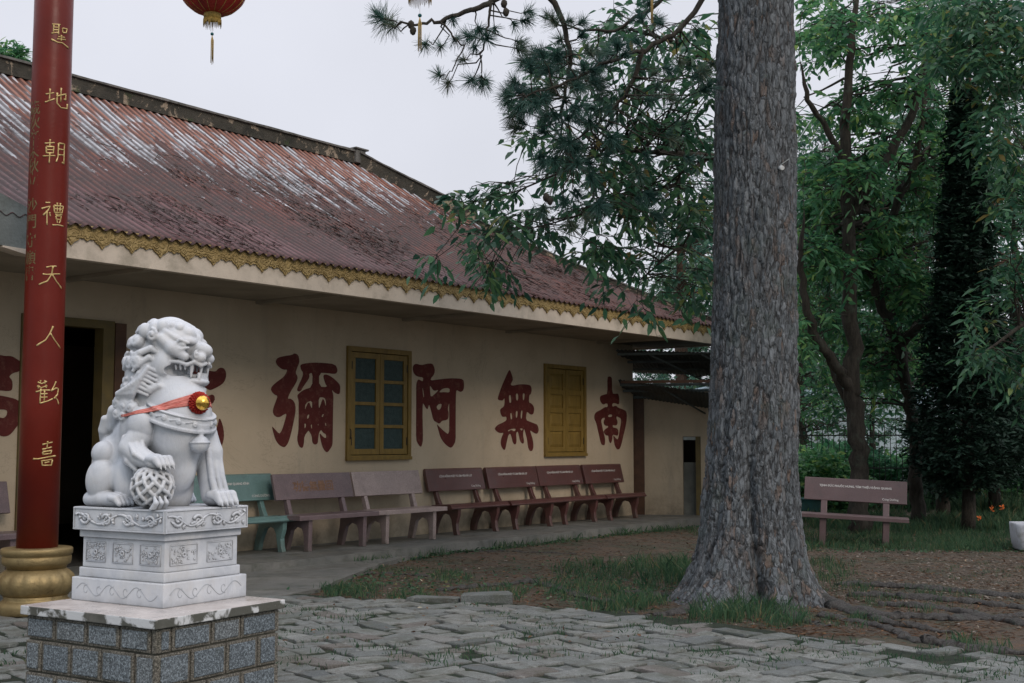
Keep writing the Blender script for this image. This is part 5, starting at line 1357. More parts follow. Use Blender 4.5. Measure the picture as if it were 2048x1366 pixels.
# ================================================================== lanterns on a wire
M_LRED = simple('lantern_red_silk', (0.28, 0.018, 0.012), .55, .4, 12, .002)
M_LGOLD = simple('lantern_gold_cloth', (0.40, 0.27, 0.07), .6, .4, 40)
M_TAS = simple('straw_tassel', (0.50, 0.36, 0.15), .9, .2, 30)
M_BEAD = simple('teal_bead', (0.005, 0.10, 0.11), .3)
WIRE = []
def lantern(px, base_y, D, label, seed, scale=1.0, bead_y=None, tail_y=None, gold=None):
    rn = random.Random(seed); bot = at_depth(px, base_y, D); k = D / FPX
    r = .235 * scale; o = empty('red_lantern', bot, 0, label, 'lantern', 'red lanterns hanging over the yard')
    mb = MB(); h = r * .86
    mb.lathe([(r * math.sin(math.pi * i / 18) * .999 + .001, h + .0 - h * math.cos(math.pi * i / 18)) for i in range(2, 17)], 48, mod=lambda a, z: 1 + .018 * abs(math.sin(a * 8)))
    mb.build('silk_body', M_LRED, o)
    for i in range(16):
        a0 = 2 * math.pi * i / 16
        if i == 0: mr = MB()
        mr.tube([(1.022 * r * math.sin(math.pi * j / 18) * math.cos(a0), 1.022 * r * math.sin(math.pi * j / 18) * math.sin(a0), h - h * math.cos(math.pi * j / 18)) for j in range(2, 17)], .0022, 4)
    mr.build('ribs', M_LGOLD, o)
    mb = MB(); rb_ = r * .262
    mb.lathe([(rb_, -.03), (rb_, .035), (rb_ * .9, .04)], 30); mb.build('bottom_ring', M_LGOLD, o)
    mb = MB(); mb.lathe([(rb_, 2 * h - .03), (rb_, 2 * h + .04), (rb_ * .9, 2 * h + .045)], 30); mb.build('top_ring', M_LGOLD, o)
    mb = MB()
    for i in range(64):
        a = 2 * math.pi * i / 64; L = rn.uniform(.03, .068); q = rb_ * 1.01
        mb.tube([(q * math.cos(a), q * math.sin(a), -.03), (q * math.cos(a) * 1.02, q * math.sin(a) * 1.02, -.03 - L * .5), (q * math.cos(a + rn.gauss(0, .05)), q * math.sin(a + .02), -.03 - L)], [.0026, .0022, .001], 4)
    mb.build('fringe', M_TAS if gold else M_LGOLD, o)
    zb_ = at_depth(px, bead_y, D).z - bot.z; zt_ = at_depth(px, tail_y, D).z - bot.z
    mb = MB(); mb.tube([(0, 0, .0), (0, 0, zb_)], .0012, 4); s = mb.build('string', M_LGOLD, o)
    mb = MB(); mb.lathe([(.001, -.012), (.010, -.008), (.0125, 0), (.010, .008), (.001, .012)], 12, c=(0, 0, zb_)); mb.build('bead', M_BEAD, o)
    mb = MB()
    for i in range(16):
        a = rn.uniform(0, 6.28); q = rn.uniform(.004, .013 if not gold else .011)
        mb.tube([(0, 0, zb_ - .008), (q * math.cos(a), q * math.sin(a), zb_ - .05), (q * 1.1 * math.cos(a), q * 1.1 * math.sin(a), zt_ + rn.uniform(0, .05))], [.002, .0026, .0016], 4)
    mb.build('tassel', M_TAS, o)
    mb = MB(); mb.tube([(0, 0, 2 * h + .04), (0, 0, 2 * h + .16)], .003, 5); mb.build('hook', M_HINGE, o)
    WIRE.append(bot + Vector((0, 0, 2 * h + .16)))
lantern(425, 31, 8.6, 'red silk lantern with gold fringe hanging over the roof, leftmost', 1, bead_y=68, tail_y=130)
lantern(840, -20, 7.3, 'red lantern whose gold fringe and tassel show at the top edge beside the pine twigs', 2, scale=1.12, bead_y=31, tail_y=104, gold=True)
lantern(1304, -52, 8.2, 'red lantern above the frame, only its tassel tip hanging before the leaves', 3, bead_y=-20, tail_y=50, gold=True)
mb = MB(); pts = [CP + Vector((0, 0, 6.4))] + WIRE + [Vector((2.3, 12.3, 6.6))]; q = []
for i in range(len(pts) - 1):
    for k in range(10): f = k / 10; q.append(pts[i].lerp(pts[i + 1], f) + Vector((0, 0, -.12 * math.sin(math.pi * f) * (pts[i + 1] - pts[i]).length / 5)))
q.append(pts[-1]); mb.tube(q, .004, 5); o = mb.build('lantern_wire', M_HINGE); tag(o, 'thin wire from the red column to the pine carrying the lanterns', 'wire')
# ================================================================== vegetation
NR = np.random.default_rng(7)
def unit(a): return a / np.maximum(np.linalg.norm(a, axis=-1, keepdims=True), 1e-9)
def leaf_arrays(P, D, L, W, droop=.25, roll=None, rng=NR):
    """pointed leaf blades: P base, D direction (n,3), L, W (n,)"""
    n = len(P); D = unit(D); up = np.array([0, 0, 1.0]) + rng.normal(0, .45, (n, 3))
    S = unit(np.cross(D, up)); N = np.cross(S, D)
    V = np.zeros((n, 6, 3)); L = L[:, None]; W = W[:, None]
    V[:, 0] = P; V[:, 1] = P + D * L * .32 + S * W * .5 + N * W * .12; V[:, 2] = P + D * L * .68 + S * W * .38 - N * L * droop * .12
    V[:, 3] = P + D * L - N * L * droop * .5; V[:, 4] = P + D * L * .68 - S * W * .38 - N * L * droop * .12; V[:, 5] = P + D * L * .32 - S * W * .5 + N * W * .12
    F = np.arange(n * 6).reshape(n, 6); return V.reshape(-1, 3), F
def nearest(limbs, p):
    """closest point on the limb skeleton (prefers a spot a bit nearer the trunk)"""
    best = None; bd = 1e9
    for pts in limbs:
        for q in pts:
            d = (q[0] - p).length + max(0, q[0].z - p.z) * .5
            if d < bd: bd = d; best = q
    return best
def dens(pts, rads, k=5):
    out = []
    for i in range(len(pts) - 1):
        for j in range(k): f = j / k; out.append((pts[i].lerp(pts[i + 1], f), rads[i] * (1 - f) + rads[i + 1] * f))
    out.append((pts[-1], rads[-1])); return out
def wiggle(a, b, n, amp, rn, sag=0.0):
    out = []; L = (b - a).length
    for i in range(n + 1):
        f = i / n; p = a.lerp(b, f); w_ = math.sin(math.pi * f) * amp * L
        out.append(p + Vector((rn.gauss(0, w_), rn.gauss(0, w_), rn.gauss(0, w_) + sag * L * math.sin(math.pi * f))))
    return out
def grow(name, base, limbs, clusters, bark, leafm, label, cat, group=None, leafL=.11, leafW=.04, per=55, spread=.42, seed=0, droop=.5, kind='leaf', twig_r=.006, trunk_name='trunk', nbranch=True):
    """limbs: list of (points, radii), the first is the trunk; clusters: list of points that carry foliage"""
    rn = random.Random(seed); rng = np.random.default_rng(seed + 100)
    o = empty(name, base, 0, label, cat, group); mb = MB()
    sk = []
    for pts, rad in limbs:
        d = dens(pts, rad)
        d = [(p + Vector((rn.gauss(0, .25), rn.gauss(0, .25), 0)) * r * .8, r) for p, r in d]
        if rad[-1] < .065: d[-1] = (d[-1][0], min(d[-1][1], .006)); d[-2] = (d[-2][0], min(d[-2][1], .02)); d[-3] = (d[-3][0], d[-3][1] * .7)
        sk.append(d); mb.tube([p - base for p, r in d], [r * (1 + rn.uniform(-.06, .06)) for p, r in d], 10 if rad[0] > .05 else 6)
    mb.build(trunk_name, bark, o); tw = MB()
    LP, LD, LL, LW, LT = [], [], [], [], []
    for c in clusters:
        q, r = nearest(sk, c); dist = (c - q).length
        if nbranch:
            mid = wiggle(q, c, max(3, int(dist / .35)), .05, rn, .06)
            r0 = min(r * .55, .006 + dist * .011); tw.tube([p - base for p in mid], [r0 + (twig_r * .7 - r0) * i / (len(mid) - 1) for i in range(len(mid))], 5, cap=False)
            out = (mid[-1] - mid[-2]).normalized()
        else: out = (c - q).normalized()
        nt_ = rn.randint(4, 6); shade = rn.uniform(-.18, .18)
        for t_ in range(nt_):
            d = Vector((rn.gauss(0, 1), rn.gauss(0, 1), rn.gauss(0, .6))).normalized() + out * .7; d.z -= droop * .35; d.normalize()
            L = spread * rn.uniform(.6, 1.2); end = c + d * L + Vector((0, 0, -droop * L * .35))
            pts = [c, c.lerp(end, .5) + Vector((0, 0, .08 * L)), end]
            if nbranch and rn.random() < .8: tw.tube([p - base for p in pts], [twig_r * .6, twig_r * .45, twig_r * .25], 3, cap=False)
            nl = max(3, int(per / nt_))
            for k in range(nl):
                f = (k + .6) / nl; p = pts[0].lerp(pts[1], f * 2) if f < .5 else pts[1].lerp(pts[2], f * 2 - 1)
                s = d.cross(Vector((0, 0, 1))); s = s.normalized() if s.length > .01 else Vector((1, 0, 0)); sg = 1 if k % 2 else -1
                ld = d * .55 + s * sg * .8 + Vector((rn.gauss(0, .25), rn.gauss(0, .25), rn.gauss(-droop * .6, .3)))
                LP.append(p - base); LD.append(ld); LL.append(leafL * rn.uniform(.5, 1.3)); LW.append(leafW * rn.uniform(.75, 1.2)); LT.append(min(1, max(0, .48 + shade + rn.gauss(0, .22))))
    if tw.v: tw.build('branches', bark, o)
    V, F = leaf_arrays(np.array([tuple(p) for p in LP]), np.array([tuple(p) for p in LD]), np.array(LL), np.array(LW), rng=rng)
    mesh_np('crown', V, F, leafm, o, tint=np.repeat(np.array(LT), 6))
    return o
def sample(regs, seed, dmin, dmax):
    rn = random.Random(seed); out = []
    for (px, py, rx, ry, n) in regs:
        for _ in range(n):
            while True:
                u, v = rn.uniform(-1, 1), rn.uniform(-1, 1)
                if u * u + v * v <= 1: break
            out.append(at_depth(px + u * rx, py + v * ry, rn.uniform(dmin, dmax)))
    return out
M_LEAF = leaf_mat('broad_leaf', [(0, (0.022, 0.075, 0.048)), (.4, (0.048, 0.140, 0.078)), (.8, (0.095, 0.215, 0.095)), (.93, (0.19, 0.28, 0.08)), (1, (0.26, 0.20, 0.07))], .36, .45)
M_LEAFB = leaf_mat('bright_leaf', [(0, (0.03, 0.11, 0.065)), (.5, (0.08, 0.23, 0.10)), (.85, (0.16, 0.34, 0.12)), (1, (0.30, 0.42, 0.12))], .4, .5)
M_LEAFD = leaf_mat('dark_cypress_leaf', [(0, (0.008, 0.024, 0.017)), (.6, (0.016, 0.045, 0.030)), (1, (0.030, 0.075, 0.045))], .7, .15)
M_LEAFF = leaf_mat('far_leaf', [(0, (0.045, 0.12, 0.095)), (.5, (0.095, 0.21, 0.15)), (1, (0.19, 0.31, 0.17))], .5, .5)
M_NEED = leaf_mat('pine_needle', [(0, (0.022, 0.065, 0.058)), (.6, (0.045, 0.115, 0.090)), (1, (0.13, 0.12, 0.07))], .45, .2)
def bark_mat(nm, a, b, sc=6):
    t = NT(nm); v = t.noise(sc, 7, .75, vec=t.mapp((3, 3, .6)))
    t.col(t.mix(t.ramp(t.noise(4, 5, .7), [(.55, 0), (.7, .6)]), t.ramp(v, [(.35, a), (.65, b)]), (0.07, 0.09, 0.07))); t.rough(.95); t.bump(v, .03); return t.m
M_BARK = bark_mat('grey_bark', (0.018, 0.016, 0.013), (0.065, 0.055, 0.044))
M_BARKP = bark_mat('pine_far_bark', (0.035, 0.022, 0.016), (0.13, 0.075, 0.05))

# ---------------------------------------------------------------- the big pine in front
TC = on_z(1502, 1195); TC.z = 0
t = NT('pine_bark')
cr = t.attr('tint')
def warp(scale, amp, vscale):
    nz_ = t.n('ShaderNodeTexNoise'); nz_.inputs['Scale'].default_value = scale; nz_.inputs['Detail'].default_value = 4; t.l(t.mapp(vscale), nz_.inputs['Vector'])
    sb = t.n('ShaderNodeVectorMath'); sb.operation = 'MULTIPLY_ADD'; sb.inputs[1].default_value = (amp, amp, amp); t.l(nz_.outputs['Color'], sb.inputs[0]); t.l(t.mapp(vscale), sb.inputs[2]); return sb.outputs[0]
wv_ = warp(1.1, 1.7, (19, 19, 5.8))
cell = t.n('ShaderNodeTexVoronoi'); cell.inputs['Scale'].default_value = 1.0; t.l(wv_, cell.inputs['Vector'])
edg = t.n('ShaderNodeTexVoronoi'); edg.feature = 'DISTANCE_TO_EDGE'; edg.inputs['Scale'].default_value = 1.0; t.l(wv_, edg.inputs['Vector'])
sep = t.n('ShaderNodeSeparateColor'); t.l(cell.outputs['Color'], sep.inputs[0]); cv = sep.outputs[0]
fl = t.noise(1.0, 8, .8, vec=t.mapp((30, 30, 6.5)))
big = t.noise(1.0, 5, .7, vec=t.mapp((5, 5, 1.6)))
plate = t.ramp(t.math('ADD', t.math('MULTIPLY', cv, .22), t.math('MULTIPLY', fl, .85)), [(.25, (0.078, 0.086, 0.094)), (.45, (0.128, 0.142, 0.155)), (.62, (0.185, 0.200, 0.214)), (.8, (0.25, 0.264, 0.28))])
plate = t.mix(t.math('MULTIPLY', t.ramp(sep.outputs[1], [(.72, 0), (.8, 1)]), t.ramp(big, [(.42, 0), (.62, .8)])), plate, (0.190, 0.130, 0.098))
edr = t.ramp(edg.outputs['Distance'], [(.0, 1), (.13, 0)])
c = t.mix(t.math('MULTIPLY', edr, t.ramp(t.noise(2.5, 4), [(.35, .2), (.65, .8)])), plate, (0.040, 0.038, 0.037))
c = t.mix(t.ramp(cr, [(.10, .8), (.40, 0)]), c, (0.022, 0.021, 0.022))
c = t.mix(t.ramp(t.noise(1.8, 6, .75), [(.54, 0), (.68, .5)]), c, (0.085, 0.115, 0.100))
c = t.mix(t.math('MULTIPLY', t.ramp(t.noise(9, 3, .6), [(.68, 0), (.74, 1)]), t.ramp(t.noise(1.2, 2), [(.45, 0), (.6, 1)])), c, (0.20, 0.24, 0.22))
fl = t.math('ADD', t.math('MULTIPLY', fl, .6), t.math('MULTIPLY', t.ramp(edg.outputs['Distance'], [(.0, 0), (.2, 1)]), .5))
t.col(c); t.rough(.93); b1 = t.bump(fl, .03)
M_PB = t.m
pine = empty('pine_tree', TC, 0, 'massive pine with plated grey bark, flared roots and needle tufts overhead', 'tree')
na, nz = 260, 560; HT = 11.0
zs = np.concatenate([np.linspace(-.15, 1.4, 180), np.linspace(1.4, HT, nz - 180 + 1)[1:]])
rprof = [(-.15, .66), (0, .60), (.15, .56), (.4, .515), (.8, .475), (1.3, .447), (2.2, .425), (3.2, .405), (5, .395), (11, .31)]
lobes = [(R(-122), .24, .30), (R(-76), .24, .28), (R(-35), .26, .30), (R(10), .34, .42), (R(60), .3, .3), (R(120), .3, .3), (R(185), .34, .44), (R(225), .30, .36), (R(-150), .2, .26)]
V = np.zeros((nz, na, 3)); T = np.zeros((nz, na))
for j, z in enumerate(zs):
    rb0 = np.interp(z, [p[0] for p in rprof], [p[1] for p in rprof]); cx = .022 * z * .3 - .0 ; cx = 0.024 * z + 0.015 * math.sin(z * .5)
    for i in range(na):
        a = 2 * math.pi * i / na; r = rb0
        for (la, wd, am) in lobes:
            dd = (a - la + math.pi) % (2 * math.pi) - math.pi
            r += am * math.exp(-(dd / wd) ** 2) * math.exp(-max(0, z + .15) / .26) * .78 + .050 * math.exp(-(dd / .24) ** 2) * math.exp(-max(0, z) / 1.0)
        for (ka, kw, kd, kh) in ((-99, .075, .10, 1.5), (-55, .07, .07, .9), (-140, .08, .07, .8)):
            kk = R(ka) + .10 * math.sin(z * 2.3 + ka); dd = (a - kk + math.pi) % (2 * math.pi) - math.pi
            r -= kd * math.exp(-(dd / kw) ** 2) * math.exp(-max(0, z - .2) / kh)
        ca, sa = math.cos(a), math.sin(a)
        r += .016 * noise.noise(Vector((ca * 1.6, sa * 1.6, z * .5))) + .016 * noise.noise(Vector((ca * 5.5, sa * 5.5, z * .45 + 3)))
        wv = .35 * noise.noise(Vector((ca * 3, sa * 3, z * 1.5)))
        wv2 = .6 * noise.noise(Vector((ca * 7, sa * 7, z * 5))); p = Vector((ca * 7.6 + wv + wv2, sa * 7.6 - wv + wv2, z * 3.3 + wv2 * 1.5))
        dd = noise.voronoi(p)[0]; e = min(1.0, (dd[1] - dd[0]) * 2.6)
        p2 = Vector((ca * 17 + wv2 * 2, sa * 17 - wv2, z * 9.0 + wv2)); d2 = noise.voronoi(p2)[0]; e2 = min(1.0, (d2[1] - d2[0]) * 2.5)
        r += .030 * e * (.7 + .8 * noise.noise(p * .6)) + .009 * e2 + .007 * noise.noise(p2 * 2.1)
        V[j, i] = (cx + r * ca, r * sa, z); T[j, i] = e * .7 + e2 * .3
idx = np.arange(nz * na).reshape(nz, na); nx = np.roll(idx, -1, axis=1)
F = np.stack([idx[:-1], nx[:-1], nx[1:], idx[1:]], -1).reshape(-1, 4)
mesh_np('trunk', V.reshape(-1, 3), F, M_PB, pine, smooth=True, tint=T.ravel())
M_ROOT = bark_mat('root_bark', (0.030, 0.027, 0.025), (0.115, 0.108, 0.102), 14)
rr = random.Random(5)
def root(pts, r0, r1, sink=.35):
    P = [on_z(*p) for p in pts]; d = dens(P, [r0 + (r1 - r0) * i / (len(P) - 1) for i in range(len(P))], 14); q = []
    for i, (p, r) in enumerate(d):
        p = p + Vector((rr.gauss(0, .012), rr.gauss(0, .02) + .10 * noise.noise(p * .9), 0)); p.z = gz(p.x, p.y) + r * (.55 - sink) + .02 * noise.noise(p * 2.3) ; q.append((p - TC, r * (1 + .45 * noise.noise(p * 3.1) + .3 * noise.noise(p * 9))))
    mb = MB(); mb.tube([a for a, b in q], [b for a, b in q], 16)
    mb.v = [(x_, y_, (z_ - gz(x_ + TC.x, y_ + TC.y)) * .5 + gz(x_ + TC.x, y_ + TC.y) + .028 * noise.noise(Vector((x_, y_, z_)) * 11) + .012 * noise.noise(Vector((x_, y_, z_)) * 30)) for (x_, y_, z_) in mb.v]
    o = mb.build('root', M_ROOT, pine); at = o.data.attributes.new('tint', 'FLOAT', 'POINT'); at.data.foreach_set('value', [.3 + .6 * abs(noise.noise(Vector(v.co) * 9)) + .2 for v in o.data.vertices])
for pts, a, b in (
    (((1590, 1165), (1660, 1205), (1760, 1228), (1900, 1238), (2070, 1232)), .13, .05),
    (((1610, 1190), (1700, 1215), (1800, 1250), (1900, 1262)), .10, .04),
    (((1680, 1165), (1790, 1172), (1900, 1180), (2070, 1198)), .08, .07),
    (((1700, 1185), (1820, 1192), (1950, 1205), (2080, 1222)), .09, .06),
    (((1760, 1205), (1880, 1215), (2080, 1255)), .07, .06),
    (((1640, 1225), (1720, 1240), (1790, 1262), (1840, 1285)), .06, .04),
    (((1850, 1280), (1930, 1295), (2060, 1300)), .09, .05),
    (((1560, 1215), (1610, 1240), (1660, 1252)), .09, .03),
    (((1425, 1175), (1360, 1190), (1290, 1188), (1230, 1180)), .11, .03),
    (((1420, 1200), (1350, 1225), (1280, 1232), (1200, 1215)), .09, .03),
    (((880, 1178), (990, 1166), (1060, 1160), (1110, 1172), (1150, 1190)), .05, .06),
    (((1290, 1140), (1360, 1142), (1420, 1150)), .05, .07),
    (((690, 1150), (760, 1142), (860, 1150)), .035, .03),
    (((900, 1105), (1020, 1098), (1150, 1104)), .03, .025),
    (((1150, 1190), (1230, 1205), (1260, 1222)), .06, .04)): root(pts, a, b)
# pine limbs and needle tufts
DP = 12.6
def PL(pts, D0=DP, D1=None):
    D1 = D0 if D1 is None else D1
    return [at_depth(x, y, D0 + (D1 - D0) * i / max(1, len(pts) - 1)) for i, (x, y) in enumerate(pts)]
tz = TC + Vector((0, 0, 8.6))
limbs = [([tz, *PL([(1330, -330), (1180, -190), (1060, -60), (985, 2), (940, 20), (880, 42), (835, 50), (795, 45)], 12.6, 12.0)], [.11, .09, .07, .05, .032, .026, .020, .014, .010]),
         (PL([(985, 2), (978, 50), (965, 100), (962, 150)], 12.2), [.016, .012, .009, .006]), (PL([(880, 42), (905, 72), (930, 92)], 12.1), [.012, .009, .006]),
         (PL([(930, 92), (905, 135), (885, 160)], 12.1), [.008, .006, .005]),
         (PL([(1060, -60), (1110, 10), (1135, 70), (1140, 140), (1120, 230), (1130, 300)], 12.7, 12.9), [.04, .034, .028, .022, .015, .008]),
         ([TC + Vector((0, 0, 6.9)), *PL([(1360, 60), (1290, 100), (1200, 130), (1120, 170), (1050, 190)], 12.6, 12.2)], [.035, .028, .023, .018, .013, .008]),
         ([TC + Vector((0, 0, 7.9)), *PL([(1380, -60), (1300, 20), (1230, 60), (1150, 60), (1080, 30)], 12.9, 13.2)], [.035, .028, .023, .018, .013, .008]),
         (PL([(1290, 100), (1250, 190), (1190, 250), (1130, 290)], 12.5, 12.8), [.03, .02, .014, .008])]
mb = MB(); sk = []
for pts, rad in limbs:
    d = dens(pts, rad, 5); sk.append(d); mb.tube([p - TC + Vector((rr.gauss(0, .01), rr.gauss(0, .01), rr.gauss(0, .014))) for p, r in d], [r for p, r in d], 7)
limb_mb = mb
tufts = [(768, 38, 1.25), (752, 28, .9), (785, 50, .8), (850, 88, .8), (880, 92, .7), (905, 40, .55), (935, 72, .9), (960, 60, .9), (975, 75, .8), (990, 60, .6), (876, 148, .7), (895, 168, .8), (925, 118, .6), (965, 165, .9), (912, 78, .7), (950, 95, .6), (1030, 50, .6), (1055, 40, .7)]
rt = random.Random(17)
for (cx, cy, rx, ry, n) in ((1060, 150, 55, 60, 20), (1110, 60, 70, 50, 10), (1150, 170, 80, 80, 22), (1060, 230, 40, 30, 10), (1230, 120, 90, 90, 13), (1180, 250, 80, 50, 12), (1330, 80, 90, 80, 9), (1110, 300, 50, 30, 8), (1220, 350, 80, 60, 8), (1130, 420, 50, 40, 5), (1380, 220, 50, 100, 10), (1280, 420, 80, 60, 5), (960, 170, 20, 12, 2)):
    for _ in range(n): tufts.append((cx + rt.uniform(-1, 1) * rx, cy + rt.uniform(-1, 1) * ry, rt.uniform(.6, 1.0)))
NV = []; NT_ = []; tb = limb_mb
for (x, y, s) in tufts:
    c = at_depth(x, y, rt.uniform(12.0, 13.3)); q, r = nearest(sk, c)
    mid = wiggle(q, c, 4, .05, rt, -.05); tb.tube([p - TC for p in mid], [min(.012, r * .6), .008, .006, .005, .004], 5, cap=False)
    ax = (mid[-1] - mid[-2]).normalized(); u = ax.orthogonal().normalized(); v = ax.cross(u); tn = rt.uniform(0, .7)
    for k in range(int(170 * s)):
        a = rt.uniform(0, 6.28); sp = rt.uniform(.25, 1.5); L = .185 * s * rt.uniform(.75, 1.1); st_ = c - ax * rt.uniform(0, .12) * s
        d = (ax * math.cos(sp) + (u * math.cos(a) + v * math.sin(a)) * math.sin(sp)); d.z -= .12; sd = d.cross(Vector((rt.gauss(0, 1), rt.gauss(0, 1), rt.gauss(0, 1)))).normalized() * .0032
        b = st_ - TC; NV += [b - sd, b + sd, b + d * L + sd * .3, b + d * L - sd * .3]; NT_ += [min(1, tn + rt.uniform(0, .25))] * 4
tb.build('limbs', M_BARK, pine)
NVa = np.array([tuple(p) for p in NV]); mesh_np('needles', NVa, np.arange(len(NVa)).reshape(-1, 4), M_NEED, pine, tint=np.array(NT_))
for (x, y) in ((822, 50), (826, 62), (1008, 8), (1012, 25), (1092, 395), (1100, 402)):
    mb = MB(); c = at_depth(x, y, 12.05) - TC; mb.lathe([(.004, -.045), (.024, -.03), (.034, 0), (.028, .03), (.006, .05)], 10, c=tuple(c), mod=lambda a, z: 1 + .18 * math.sin(a * 5 + z * 90)); mb.build('cone', M_BARK, pine)
ins = at_depth(1561, 334, TC.y - .40); io = empty('cable_cap', ins, 0, 'small white insulator cap with a thin cable nailed to the pine trunk', 'cable cap')
mb = MB(); mb.tube([(0, .06, .0), (0.005, -.02, -.012), (.01, -.045, -.02)], [.022, .024, .022], 12); mb.build('cap', simple('white_plastic', (.6, .62, .62), .5), io)
mb = MB(); e_ = at_depth(1590, 290, TC.y - .1) - ins; mb.tube([(0, 0, .02), Vector((0, 0, .02)).lerp(e_, .5) + Vector((.03, -.02, -.03)), e_, e_ + Vector((.25, .3, .35))], .005, 6); mb.build('cable', simple('grey_cable', (.3, .33, .33), .6), io)

# ---------------------------------------------------------------- broadleaf tree behind the pine, its sprays hanging over the roof
b0 = at_depth(1512, 1130, 15.6); b0.z = 0
reg = [(1110, 120, 60, 40, 5), (1200, 60, 80, 50, 12), (1330, 60, 90, 60, 13), (1250, 170, 110, 70, 15), (1370, 190, 70, 90, 17), (1180, 240, 90, 50, 9), (1080, 190, 40, 40, 4), (1300, 280, 110, 60, 16),
       (1390, 340, 45, 80, 16), (1065, 282, 22, 12, 3), (1105, 292, 30, 22, 5), (1150, 330, 60, 30, 9), (1240, 340, 70, 40, 12), (1030, 372, 30, 12, 5), (935, 398, 22, 10, 4), (985, 392, 30, 12, 4), (1025, 425, 28, 20, 5), (955, 462, 30, 20, 5),
       (985, 500, 34, 22, 5), (1072, 420, 30, 22, 4), (1095, 462, 32, 16, 4), (1045, 470, 40, 20, 3), (874, 518, 14, 10, 2), (1000, 545, 30, 18, 4), (1190, 412, 40, 16, 6), (1242, 410, 40, 30, 9), (1223, 480, 30, 22, 6), (1185, 500, 30, 16, 5), (1290, 400, 50, 40, 12),
       (1300, 330, 60, 40, 5), (1235, 520, 40, 25, 4), (1300, 540, 45, 30, 4), (1380, 450, 45, 70, 16), (1395, 570, 28, 50, 7), (1270, 600, 40, 20, 2), (1345, 590, 30, 25, 3), (1215, 580, 25, 20, 2), (1410, 120, 30, 100, 9), (1340, 130, 60, 60, 5)]
cl = sample(reg, 3, 13.2, 16.2)
tl = [([b0, b0 + Vector((0, 0, 2.2)), b0 + Vector((-.1, .1, 4.4)), b0 + Vector((-.1, 0, 6.5))], [.17, .13, .10, .06]),
      (PL([(1500, 360), (1420, 312), (1330, 306), (1250, 300), (1190, 312), (1120, 345), (1040, 380), (960, 405)], 15.4, 13.6), [.05, .04, .03, .024, .018, .014, .010, .005]),
      (PL([(1420, 312), (1350, 370), (1270, 400), (1190, 420), (1110, 445), (1030, 465)], 15.2, 13.8), [.03, .024, .018, .013, .01, .006]),
      (PL([(1490, 180), (1420, 120), (1340, 80), (1260, 60)], 15.6, 14.6), [.05, .035, .025, .014]),
      (PL([(1490, 480), (1420, 470), (1350, 500), (1280, 560)], 15.5, 14.6), [.04, .03, .02, .012]),
      (PL([(1480, 60), (1450, -40), (1400, -150)], 15.6, 15.6), [.06, .05, .03])]
grow('broadleaf_tree', b0, tl, cl, M_BARK, M_LEAF, 'broadleaf tree behind the pine trunk whose leafy sprays hang over the hall roof', 'tree', leafL=.19, leafW=.062, per=15, spread=.36, seed=3, droop=.75, twig_r=.007)
# ---------------------------------------------------------------- trees at the right
def bp(px, py, D=None):
    p = on_z(px, py) if D is None else at_depth(px, py, D); p.z = 0; return p
# forked tree behind the bench
b1 = bp(1722, 1066); D1_ = b1.y
L1 = [([b1, *PL([(1716, 960), (1713, 860), (1708, 780), (1700, 640), (1696, 500), (1692, 380), (1690, 250), (1700, 100), (1720, -60)], D1_, D1_)], [.20, .165, .155, .15, .13, .12, .11, .09, .07, .05]),
      (PL([(1710, 790), (1680, 745), (1640, 690), (1612, 620), (1600, 520), (1608, 420)], D1_, D1_ - .8), [.12, .10, .09, .075, .055, .03]),
      (PL([(1712, 850), (1690, 800), (1660, 735), (1640, 650)], D1_, D1_ + .6), [.07, .055, .04, .02]),
      (PL([(1694, 440), (1730, 380), (1780, 310), (1830, 215), (1850, 120), (1860, 0)], D1_, D1_ + .8), [.11, .10, .09, .07, .05, .03]),
      (PL([(1690, 330), (1650, 250), (1615, 200), (1600, 120)], D1_, D1_ - .6), [.07, .055, .045, .025])]
r1 = [(1640, 60, 70, 70, 16), (1730, 60, 90, 70, 26), (1660, 210, 80, 70, 15), (1760, 200, 70, 70, 10), (1640, 370, 60, 70, 34), (1730, 330, 60, 60, 22), (1660, 500, 70, 70, 40), (1640, 640, 60, 60, 26), (1740, 470, 50, 60, 18), (1850, 60, 80, 70, 26), (1820, 160, 60, 40, 9)]
grow('broadleaf_tree', b1, L1, sample(r1, 11, D1_ - .7, D1_ + 3.2), M_BARK, M_LEAFB, 'forked broadleaf tree rising directly behind the lone maroon bench', 'tree', leafL=.20, leafW=.07, per=42, spread=.6, seed=11, droop=.5, twig_r=.01)
# leaning tree to its right
b2 = bp(1838, 1050); D2_ = b2.y
L2 = [([b2, *PL([(1832, 960), (1826, 860), (1812, 780), (1800, 690), (1765, 620), (1745, 560), (1760, 480), (1800, 400), (1830, 330), (1845, 220), (1870, 100)], D2_)], [.15, .125, .115, .11, .105, .095, .085, .08, .075, .07, .05, .03]),
      (PL([(1802, 690), (1840, 650), (1880, 610)], D2_, D2_ - .5), [.09, .07, .04]),
      (PL([(1748, 560), (1720, 520), (1700, 470)], D2_), [.05, .04, .02]), (PL([(1760, 520), (1810, 495), (1860, 480)], D2_), [.045, .03, .015])]
r2 = [(1800, 420, 70, 90, 40), (1760, 560, 60, 70, 38), (1830, 580, 50, 60, 26), (1800, 720, 60, 70, 26), (1870, 330, 60, 60, 22), (1760, 680, 50, 60, 16), (1880, 220, 50, 60, 14), (1690, 760, 60, 60, 12)]
grow('broadleaf_tree', b2, L2, sample(r2, 12, D2_ - .6, D2_ + 3.0), M_BARK, M_LEAFB, 'yellower green tree with a kinked leaning trunk, between the forked tree and the cypress', 'tree', leafL=.20, leafW=.075, per=40, spread=.6, seed=12, droop=.4, twig_r=.01)
